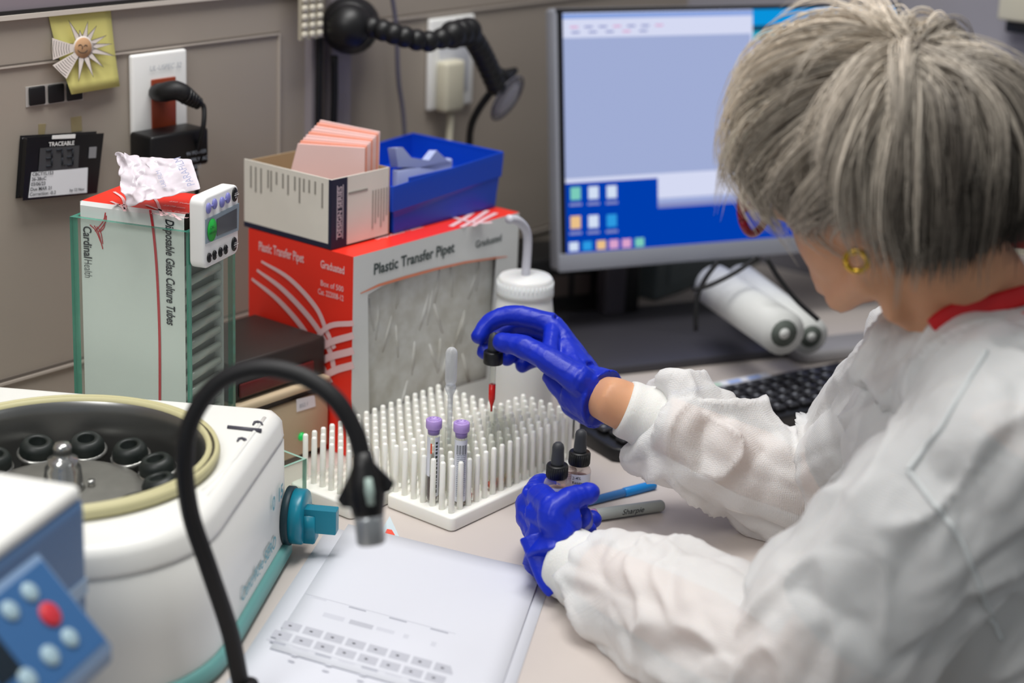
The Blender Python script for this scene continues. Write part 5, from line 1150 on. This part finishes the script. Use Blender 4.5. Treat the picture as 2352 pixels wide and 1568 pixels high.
LH = dict(
 P=[D(1290, 1262, 1.622), D(1226, 1136, 1.652), D(1210, 1158, 1.660), D(1210, 1188, 1.660), D(1222, 1216, 1.652), D(1290, 1228, 1.600), D(1268, 1182, 1.598)],
 F=[[D(1226, 1136, 1.652), D(1244, 1112, 1.690), D(1290, 1140, 1.706), D(1330, 1156, 1.702)],
    [D(1210, 1158, 1.660), D(1232, 1160, 1.703), D(1292, 1180, 1.718), D(1340, 1186, 1.706)],
    [D(1210, 1188, 1.660), D(1240, 1192, 1.700), D(1304, 1204, 1.712), D(1361, 1192, 1.690)],
    [D(1222, 1216, 1.652), D(1250, 1218, 1.688), D(1302, 1222, 1.692), D(1350, 1214, 1.674)],
    [D(1290, 1228, 1.600), D(1268, 1182, 1.598), D(1312, 1146, 1.606), D(1354, 1132, 1.614)]],
 R=[[.0120, .0110, .0100, .0088], [.0122, .0112, .0102, .0090], [.0118, .0108, .0098, .0092], [.0110, .0098, .0090, .0084], [.0160, .0140, .0122, .0102]],
 fill=[([D(1240, 1140, 1.638), D(1268, 1168, 1.604), D(1312, 1158, 1.607)], [.014, .0150, .0135]), ([D(1240, 1180, 1.630), D(1282, 1196, 1.602), D(1325, 1186, 1.608)], [.018, .0170, .0135]), ([D(1250, 1222, 1.625), D(1288, 1236, 1.606), D(1324, 1222, 1.610)], [.021, .0200, .0140]), ([D(1330, 1186, 1.612), D(1340, 1196, 1.66)], [.012, .010])])
def hand(mm, Hd, s=1.0):
    handpalm(mm, Hd['P'], s)
    for pts, rs in zip(Hd['F'], Hd['R']):
        q = bez(pts, 6); n = len(q); rr = []
        for i in range(n):
            u = i/(n-1)*3; k = min(2, int(u)); f_ = u-k; r = rs[k]*(1-f_)+rs[k+1]*f_; r *= 1-.06*math.sin(math.pi*f_); rr.append(r*s)
        mm.tube(q, rr, 12); mm.ball(q[-1], rr[-1]*.99, 0, 8)
    for q, rr in Hd['fill']: mm.tube(q, [r*s for r in rr], 12)
    return mm
for Hd, e, w, s_ in ((LH, 'Le', 'Lw', 'Ls'), (RH, 'Re', 'Rw', 'Rs')):
    m.tube([J[s_], J[s_].lerp(J[e], .5), J[e], J[e].lerp(J[w], .35), J[e].lerp(J[w], .8), J[w], Hd['P'][0]], [.038, .038, .034, .036, .028, .0245, .022], 18); hand(m, Hd, .55)
# legs down to the floor, out of the frame under the bench
for s_ in (-1, 1):
    h0_ = hipc+sx3*.09*s_-Vector((0, 0, .03)); kn = h0_+fwd3*.38+Vector((0, 0, -.01)); ft_ = Vector((kn.x, kn.y, .06))+fwd3*.02
    m.tube([h0_, h0_.lerp(kn, .5), kn, kn.lerp(ft_, .4), ft_, Vector((ft_.x, ft_.y, .035))+fwd3*.15], [.085, .075, .058, .055, .038, .033], 16)
me = fuse(m, .0042, 5); a = getv(me); 
body = put(me, 'body', M_skin, PER, bl)
# ---- gloves
def crumple(me, fn):
    a = getv(me); n = getn(me); out = a.copy()
    for i in range(len(a)): out[i] += n[i]*fn(a[i])
    setv(me, out)
def ridge(p, s, off): return 1-abs(noise.noise(Vector((p[0]*s+off, p[1]*s, p[2]*s-off))))*2
def make_glove(Hd, dirw, cuff_pts, nm):
    mm = MB(); hand(mm, Hd, 1.0); mm.tube(cuff_pts[0], cuff_pts[1], 24)
    me = fuse(mm, .0016, 4)
    W0 = np.array(Hd['P'][0]); ax = np.array(dirw)
    def fn(p):
        d = (p-W0) @ ax; k = max(0, min(1, (d+.05)/.06)); k2 = max(0, min(1, (d+.005)/.02))
        q = (p[0], p[1], p[2])
        w1 = noise.noise(Vector((q[0]*70+3*noise.noise(Vector(q)*30), q[1]*70, q[2]*70)))
        return .0007*w1+.00045*(ridge(p, 55, 3)**3)+k*(.0006*ridge(p, 42, 1)**2)+k2*(.0007*noise.noise(Vector(q)*85))
    crumple(me, fn); return put(me, nm, M_glove, PER, bl)
wr = J['Rw']; dr = (J['Rw']-RH['P'][0]).normalized()
cR0 = D(1378, 912, dd-.036); axr = (D(1450, 938, 1.738)-D(1330, 880, dd-.02)).normalized()
make_glove(RH, axr, ([cR0-axr*.030, cR0-axr*.012, cR0, cR0+axr*.004], [.027, .0285, .0300, .0315]), 'right_glove')
cL0 = D(1288, 1268, 1.618); axl = (D(1330, 1345, 1.585)-D(1262, 1200, 1.635)).normalized()
# ---- sleeve ends decide where the gloves' cuffs stop
Lflare = [D(1262, 1215, 1.636), D(1278, 1250, 1.625), D(1284, 1282, 1.612), D(1282, 1302, 1.606)]
make_glove(LH, axl, (Lflare, [.026, .030, .0325, .0335]), 'left_glove')
# loose flap of the left glove hanging under the cuff
mm = MB(); fl = [(1215, 1228), (1228, 1268), (1240, 1310), (1252, 1342), (1266, 1360)]
pf_ = bez([D(x+8, y, 1.606-.0006*(y-1228)/4) for x, y in fl], 4); mm.tube(pf_, [.0135*(1-.45*i/(len(pf_)-1)) for i in range(len(pf_))], 12, flat=.45, up=cF); me = fuse(mm, .0014, 3)
fl_o = put(me, 'glove_flap', M_glove, PER, bl)
# ---- gown
g = MB(); 
def sleeve(S, E, Wr, end, rad, seed, sag):
    rnd = random.Random(seed); pts = bez([S, S.lerp(E, .35), S.lerp(E, .75), E, E.lerp(end, .3)+Vector((0, 0, -sag)), E.lerp(end, .65)+Vector((0, 0, -sag*.6)), end], 8); n = len(pts); rr = []
    for i in range(n):
        u = i/(n-1)*(len(rad)-1); k = min(len(rad)-2, int(u)); r = rad[k]*(1-(u-k))+rad[k+1]*(u-k); rr.append(r*(1+.02*rnd.uniform(-1, 1)))
    return pts, rr
Rend = D(1497, 960, 1.742); Lend = D(1345, 1310, 1.590)
pR, rR = sleeve(J['Rs'], J['Re'], J['Rw'], Rend, [.068, .062, .062, .060, .058, .057, .046], 1, .004)
pL, rL = sleeve(J['Ls'], J['Le'], J['Lw'], Lend, [.074, .076, .076, .070, .066, .060, .036], 4, -.002)
g.tube(pR, rR, 28); g.tube(pL, rL, 28); g.ball(J['Ls'], .073, 0, 12); g.ball(J['Rs'], .064, 0, 12); g.ball(J['Ls'].lerp(nk, .5)-Vector((0, 0, .012)), .068, 0, 12)
g.tube([J['Ls'], J['Ls'].lerp(nk, .5)-Vector((0, 0, .004)), nk-Vector((0, 0, .045)), (J['Rs']+nk)/2-Vector((0, 0, .012)), J['Rs']], [.072, .066, .064, .064, .062], 24)
g.tube([nk-Vector((0, 0, .005)), nk-Vector((0, 0, .07)), chest, waist, hipc, hipc-Vector((0, 0, .10))], [.070, .120, .165, .168, .195, .18], 36, flat=.80, up=fwd3)
g.tube([nk+Vector((0, 0, .012))+fwd3*.0, nk-Vector((0, 0, .05))], [.071, .10], 28)
for s_ in (-1, 1):
    h0_ = hipc+sx3*.09*s_-Vector((0, 0, .03)); kn = h0_+fwd3*.36; g.tube([h0_, kn], [.105, .085], 18)
me = fuse(g, .0042, 8)
# draped folds: ridges that run across the sleeves and fall from shoulder to elbow
segs = [(np.array(J['Rs']), np.array(J['Re'])), (np.array(J['Re']), np.array(Rend)), (np.array(J['Ls']), np.array(J['Le'])), (np.array(J['Le']), np.array(Lend))]
A = getv(me); Nn = getn(me); out = A.copy(); nkv = np.array(nk); camv = np.array(CAM)
ca, cbv, cc_ = [], [], []
for i in range(len(A)):
    p = A[i]; best = 9; bs = 0; bt = 0
    for k, (a0, b0_) in enumerate(segs):
        ab = b0_-a0; t_ = float(np.clip((p-a0) @ ab/(ab @ ab), 0, 1)); d_ = np.linalg.norm(p-a0-ab*t_)
        if d_ < best: best, bs, bt = d_, k, t_
    V = Vector(p); ab = segs[bs][1]-segs[bs][0]; ab = ab/np.linalg.norm(ab)
    along = float((p-segs[bs][0]) @ ab); q = p-ab*along*(.38 if bs in (1, 3) else .55)       # folds run along the sleeve
    Q = Vector(q); w1 = Vector((noise.noise(Q*11), noise.noise(Q*11+Vector((7, 1, 3))), noise.noise(Q*11+Vector((2, 9, 5)))))
    dA, _ = noise.voronoi(Q*15+w1*.55); f1 = .55*(1-(1-min(1, (dA[1]-dA[0])/.55))**1.6)
    dB, _ = noise.voronoi(Q*34+w1*1.2+Vector((3, 3, 3))); f2 = min(.5, dB[1]-dB[0])
    big = noise.noise(Q*7+Vector((1, 5, 2))); rg = (1-abs(noise.noise(Q*12+w1*1.3+Vector((4, 4, 4))))*2)
    amp = (1.2, 1.35, .75, .9)[bs]; near = max(0, min(1, (best-.0)/.05))
    h = amp*(.0075*big-.0185*(.55-f1)+.0085+.0090*max(0, rg)**4-.0060*(.5-f2)+.0012)
    out[i] = p+Nn[i]*h
# the cloth rests on the bench instead of sinking into it
onb = (out[:, 1] > -.40) & (out[:, 2] < ZT+.0012) & (out[:, 2] > ZT-.09); out[onb, 2] = ZT+.0012+.0*out[onb, 2]
setv(me, out)
gown = put(me, 'gown', M_gown, PER, bl)
ms = gown.modifiers.new('s', 'SMOOTH'); ms.factor = .5; ms.iterations = 1
# sewn raglan seams and tie on the back of the shoulder, hugging the cloth
from mathutils.bvhtree import BVHTree
bvh = BVHTree.FromPolygons([Vector(v) for v in out], [tuple(p.vertices) for p in me.polygons])
def onG(x, y, lift=.0012):
    d_ = ray(x, y).normalized(); h_ = bvh.ray_cast(CAM, d_)
    return (h_[0]-d_*lift) if h_[0] is not None else None
def seam(pxs, r, nm, mt):
    pp = [onG(*p) for p in pxs]; pp = [p for p in pp if p is not None]
    if len(pp) < 3: print('seam missing', nm); return
    q = []
    for p_ in bez(pp, 4):
        n_ = bvh.find_nearest(p_); q.append(n_[0]+n_[1]*.0006 if n_[0] is not None else p_)
    mm = MB(); mm.tube(q, r, 8); mm.build(nm, [mt], PER)
lerpx = lambda a, b, n: [(a[0]+(b[0]-a[0])*k/n, a[1]+(b[1]-a[1])*k/n) for k in range(n+1)]
M_seamg = mat('gown_seam', 'd3d7d7', .65)
seam(lerpx((2265, 805), (2190, 930), 5)+lerpx((2165, 975), (2085, 1080), 4), .0024, 'shoulder_seam', M_seamg)
seam(lerpx((2085, 1080), (2190, 1215), 5)+lerpx((2215, 1260), (2300, 1470), 6), .0022, 'sleeve_seam', M_seamg)
# open collar
def ring(c, r1, r2, nrm_, a0, a1, n=28, ph=0):
    nrm_ = nrm_.normalized(); u_ = (fwd3-nrm_*fwd3.dot(nrm_)).normalized(); v_ = nrm_.cross(u_); return [c+u_*math.cos(math.radians(a0+(a1-a0)*k/n))*r1+v_*math.sin(math.radians(a0+(a1-a0)*k/n))*r2 for k in range(n+1)]
nax = (hp(-.02, 0, -.10)-nk).normalized(); nax = (nax*.6+Vector((0, 0, .8))).normalized()
cen_c = nk+Vector((0, 0, .018))
mm = MB(); cr_ = ring(cen_c, .080, .075, nax, 28, 332); mm.tube(cr_, [.0045]*len(cr_), 10, flat=2.2, up=nax); mm.build('collar', [M_gown], PER)
mm = MB(); V0 = D(2062, 822, 1.50); cz = [cr_[0], cr_[0].lerp(V0, .5)+Vector((0, 0, -.004)), V0]; cz2 = [cr_[-1], cr_[-1].lerp(V0, .5), V0]
mm.tube(bez(cz, 5), .0045, 8, flat=2); mm.tube(bez(cz2, 5), .0045, 8, flat=2); mm.build('collar_point', [M_gown], PER)
mm = MB(); mm.tube([nk+nax*.004+fwd3*.004, nk+nax*-.05+fwd3*.0], [.0715, .080], 28)
mm.tube([nk-Vector((0, 0, .05)), chest, waist, hipc], [.078, .142, .142, .160], 28, flat=.76, up=fwd3)
mm.tube([J['Ls'], J['Ls'].lerp(nk, .5)-Vector((0, 0, .01)), nk-Vector((0, 0, .055)), (J['Rs']+nk)/2-Vector((0, 0, .012)), J['Rs']], [.050, .052, .055, .046, .046], 20)
for s_, e_, f_ in (('Ls', 'Le', .78), ('Rs', 'Re', .72)): mm.tube([J[s_], J[s_].lerp(J[e_], .4), J[s_].lerp(J[e_], f_)], [.058, .058, .056], 20)
me = fuse(mm, .004, 3); put(me, 'dark_shirt', mat('navy_shirt', '16161f', .8), PER, bl)
M_lan = mat('red_lanyard', 'c8161c', .5)
mm = MB(); lr = ring(cen_c+nax*.022, .0850, .0815, nax, 60, 340, 30); mm.tube(lr, .0022, 8, flat=4.2, up=nax); 
def edgepix(x):   # walk up the near side of the cloth until its rim is reached
    last = onG(x, 870); yl = 870
    for y in range(866, 560, -4):
        q_ = onG(x, y)
        if q_ is None or (q_-last).length > .018: return yl
        last = q_; yl = y
    return yl
lp3 = []
py_ = None
for x in (2140, 2165, 2190, 2215, 2240, 2265, 2290):
    ye = edgepix(x)
    if py_ is not None and abs(ye-py_) > 22: ye = py_-6
    p_ = onG(x, ye+7, .004); py_ = ye
    if p_ is not None: lp3.append(p_)
lp3.append(lp3[-1]+(lp3[-1]-lp3[-3])*1.4)
if len(lp3) > 3: mm.tube(bez(lp3, 4), [.0065+.0025*i/(len(lp3)*4) for i in range(len(bez(lp3, 4)))], 10, flat=.3, up=cF)
mm.build('lanyard', [M_lan], PER)
mm = MB(); q = lr[int(len(lr)*.62)]; mm.box((-.006, -.002, -.012), (.004, .002, .012), 0, .001, 2, Matrix.Translation(q) @ zto(cR)); mm.build('lanyard_clasp', [M_blackm], PER)
# knitted cuffs
def cuff(a, b, r0, r1, nm, rim):
    d_ = (b-a); mm = MB(); n = 40; k_ = 9
    for i in range(1):
        pts = [a+d_*(j/k_) for j in range(k_+1)]; rr = [r0+(r1-r0)*(j/k_)+.0007*math.sin(j*1.3) for j in range(k_+1)]
        mm.tube([a+d_*.03]+pts+[b], [r0-.0035]+rr+[r1-.004], n, cap=False)
    return mm.build(nm, [M_knit], PER)
cuff(D(1432, 936, 1.740), D(1512, 968, 1.742), .0285, .0340, 'knit_cuff', 0)
cuff(D(1299, 1288, 1.610), D(1362, 1322, 1.588), .0330, .0380, 'knit_cuff', 0)
# ---- earring, glasses
M_gold = mat('gold', 'd8b040', .2, metal=1)
ec = hp(-.004, .090, -.054); mm = MB(); cr2 = [ec+(Fh*math.cos(t_)+Uh*math.sin(t_))*.0085+Lh*.002*math.cos(t_) for t_ in [i*2*math.pi/24 for i in range(25)]]; mm.tube(cr2, .0025, 10)
mm.ball(ec+Uh*.008, .0035, 0, 8); mm.build('earring', [M_gold], PER)
M_spec = mat('red_tortoise_frame', '8a1626', .25); gl_ = MB(); 
for s_ in (-1, 1):
    c_ = (.112, s_*.042, -.018); lp_ = [hp(c_[0]-.006*abs(math.cos(t_))*(1 if math.cos(t_)*s_ > 0 else 0), c_[1]+.026*math.cos(t_), c_[2]+.019*math.sin(t_)) for t_ in [i*2*math.pi/20 for i in range(21)]]
    gl_.tube(lp_, .0036, 8)
    gl_.tube([hp(.106, s_*.068, -.010), hp(.087, s_*.073, -.004), hp(.02, s_*.080, .006), hp(-.01, s_*.080, .000)], [.003, .003, .0022, .002], 8)
gl_.tube([hp(.113, -.016, -.012), hp(.116, 0, -.008), hp(.113, .016, -.012)], .0022, 8); gframe = gl_.build('glasses', [M_spec], PER)
mm = MB()
for s_ in (-1, 1): mm.add([hp(.111, s_*.042+.025*math.cos(t_), -.018+.018*math.sin(t_)) for t_ in [i*2*math.pi/20 for i in range(20)]], [tuple(range(20))])
mm.build('lens', [thinglass('spectacle_lens', 'eef0f6', .03, .15, .6)], gframe)
mm = MB()
for s_ in (-1, 1): mm.ball(hp(.079, s_*.032, .002), .0115, 0, 8)
mm.build('eyes', [mat('eye_white', 'dcd6d0', .2)], PER)
# ---- hair: locks that fall from the crown
rnd = random.Random(12); SKR = Vector((.102, .081, .109)); HV = []; HF = []; HCc = []
crown = Vector((-.50, .02, .86)).normalized()
gdir = (HB.to_3x3().inverted() @ Vector((0, 0, -1)))
def addstrand(pts, rad, col):
    b_ = len(HV); n = len(pts); t0 = (pts[1]-pts[0]).normalized(); u_ = t0.orthogonal().normalized()
    for i, p in enumerate(pts):
        t_ = (pts[min(i+1, n-1)]-pts[max(i-1, 0)]).normalized(); u_ = (u_-t_*u_.dot(t_)).normalized(); w_ = t_.cross(u_); r = rad*(1-.85*(i/(n-1))**2)*(.6+.4*min(1, i/2))
        for k in range(3):
            a_ = k*2.0944; HV.append(HB @ (p+u_*math.cos(a_)*r+w_*math.sin(a_)*r)); HCc.append(col)
    for i in range(n-1):
        for k in range(3): k2 = (k+1) % 3; HF.append((b_+i*3+k, b_+i*3+k2, b_+(i+1)*3+k2, b_+(i+1)*3+k))
def scalp(d):
    f, l, u = d
    if f > .56 and u < .46: return False
    if f > .12 and u < .02+.30*(f-.12): return False
    if f > -.26 and u < -.18: return False
    if u < -.52: return False
    return True
gy = gdir.normalized(); clumps = 0; tries = 0
while clumps < 1000 and tries < 30000:
    tries += 1
    z = rnd.uniform(-1, 1); t_ = rnd.uniform(0, 2*math.pi); r = math.sqrt(1-z*z); d0_ = Vector((r*math.cos(t_), r*math.sin(t_), z))
    if not scalp(d0_): continue
    clumps += 1
    f, l, u = d0_
    nape = u < -.20 and f < 0; top = u > .35; back = f < -.2
    Lc = (.030 if nape else (.104 if top else (.062 if back else .080)))*rnd.uniform(.72, 1.18)
    if f > .15: Lc *= 1-.50*min(1, (f-.15)/.4); lift_k = 1-.45*min(1, (f-.15)/.5)
    else: lift_k = 1
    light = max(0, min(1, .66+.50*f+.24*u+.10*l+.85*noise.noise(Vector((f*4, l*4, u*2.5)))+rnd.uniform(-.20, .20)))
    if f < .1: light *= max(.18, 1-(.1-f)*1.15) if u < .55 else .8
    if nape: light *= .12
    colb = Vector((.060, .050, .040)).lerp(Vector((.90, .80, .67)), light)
    swirl = .10+.75*noise.noise(d0_*2.3)+rnd.gauss(0, .10); bend = 1.5*noise.noise(d0_*3.1+Vector((4, 4, 4)))+rnd.gauss(0, .15); lift = (.008 if nape else (.036 if top else .026))*rnd.uniform(.45, 1.2)
    lift *= lift_k; guide = []; d_ = d0_.copy(); n = 12; cur = None
    for i in range(n):
        s_ = i/(n-1); flow = d_-crown*d_.dot(crown); flow = flow.normalized() if flow.length > 1e-3 else Vector((1, 0, 0))
        tang = flow*(1.1 if top else .8)+gy*(.10+.55*s_)+Vector((.55 if f > -.3 else -.20, 0, 0))*(1-s_*.6)+flow.cross(d_)*(swirl+bend*(s_-.4))
        tang = tang-d_*tang.dot(d_); tang.normalize()
        off = lift*math.sin(min(1, s_*1.3)*math.pi*.5)
        if not top: off *= 1-.45*s_
        sr = Vector((d_.x*(SKR.x+off), d_.y*(SKR.y+off), d_.z*(SKR.z+off)))
        if d_.x > -.1 and d_.z < .20:
            kf = max(0, min(1, (.20-d_.z)/.45))*max(0, min(1, (d_.x+.1)/.35)); sr = Vector((sr.x*(1-.10*kf), sr.y*(1-.17*kf), sr.z))
        if nape and s_ > .15 or (not nape and back and d_.z < -.45):
            # below the hairline the locks lie down along the neck
            if cur is None: cur = guide[-1].copy() if guide else sr
            cur = cur+(gy*1.0+Vector((d_.x, d_.y, 0))*.12)*(Lc/(n-1)); sr = cur.copy()
        guide.append(sr); d_ = (d_+tang*(Lc/(n-1)/.098)).normalized()
        if d_.x > .55 and d_.z < .15: d_ = (d_+Vector((-.05, .05*(1 if d_.y > 0 else -1), 0))).normalized()
    for q_ in range(12):
        o1 = Vector((rnd.gauss(0, 1), rnd.gauss(0, 1), rnd.gauss(0, 1)))*.0058; jl = rnd.uniform(.70, 1.06); pts = []
        for i in range(n):
            s_ = i/(n-1)*jl; k = min(n-2, int(s_*(n-1))); f_ = s_*(n-1)-k; g_ = guide[k].lerp(guide[k+1], f_)
            pts.append(g_+o1*(1-.5*s_)+Vector((noise.noise(g_*60+o1*99), noise.noise(g_*60+o1*99+Vector((9, 0, 0))), 0))*.0022*s_)
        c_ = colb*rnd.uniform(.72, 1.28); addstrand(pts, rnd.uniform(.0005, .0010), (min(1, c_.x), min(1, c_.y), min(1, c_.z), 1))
# loose wisps in front of the brow
for q_ in range(80):
    f0 = Vector((.70+rnd.uniform(-.1, .12), rnd.uniform(-.35, .75), .45+rnd.uniform(-.2, .15))).normalized(); p0 = Vector((f0.x*SKR.x, f0.y*SKR.y, f0.z*SKR.z))*1.12
    pts = [p0+Vector((.050*s_*(1-.45*s_), rnd.uniform(-.001, .001)+.012*s_*(1 if f0.y > 0 else -.3), .006*s_))+gdir*(.055*s_*s_) for s_ in [i/8*rnd.uniform(.95, 1.0) for i in range(9)]]
    c_ = Vector((.60, .53, .45))*rnd.uniform(.8, 1.15); addstrand(pts, .0004, (c_.x, c_.y, c_.z, 1))
# close cap under the locks
b_ = len(HV); k_ = 22; keep = {}
for i in range(k_+1):
    for j in range(2*k_):
        d_ = Vector((math.sin(math.pi*i/k_)*math.cos(math.pi*j/k_), math.sin(math.pi*i/k_)*math.sin(math.pi*j/k_), -math.cos(math.pi*i/k_)))
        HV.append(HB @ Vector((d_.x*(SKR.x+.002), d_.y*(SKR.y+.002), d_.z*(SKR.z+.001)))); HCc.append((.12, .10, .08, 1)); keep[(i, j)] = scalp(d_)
for i in range(k_):
    for j in range(2*k_):
        j2 = (j+1) % (2*k_)
        if keep[(i, j)] and keep[(i+1, j)] and keep[(i, j2)] and keep[(i+1, j2)]: HF.append((b_+i*2*k_+j, b_+i*2*k_+j2, b_+(i+1)*2*k_+j2, b_+(i+1)*2*k_+j))
me = bpy.data.meshes.new('hair'); me.from_pydata([v-base for v in HV], [], HF)
at = me.color_attributes.new('hair_colour', 'FLOAT_COLOR', 'POINT'); at.data.foreach_set('color', [c for q in HCc for c in q])
M_hair = bpy.data.materials.new('grey_blond_hair'); M_hair.use_nodes = True; _n = M_hair.node_tree; _b = _n.nodes['Principled BSDF']; _a = _n.nodes.new('ShaderNodeAttribute'); _a.attribute_name = 'hair_colour'
_n.links.new(_a.outputs['Color'], _b.inputs['Base Color']); _b.inputs['Roughness'].default_value = .42; _b.inputs['Specular IOR Level'].default_value = .35
me.materials.append(M_hair); me.polygons.foreach_set('use_smooth', [True]*len(me.polygons)); ho = bpy.data.objects.new('hair', me); COL.objects.link(ho); ho.parent = PER
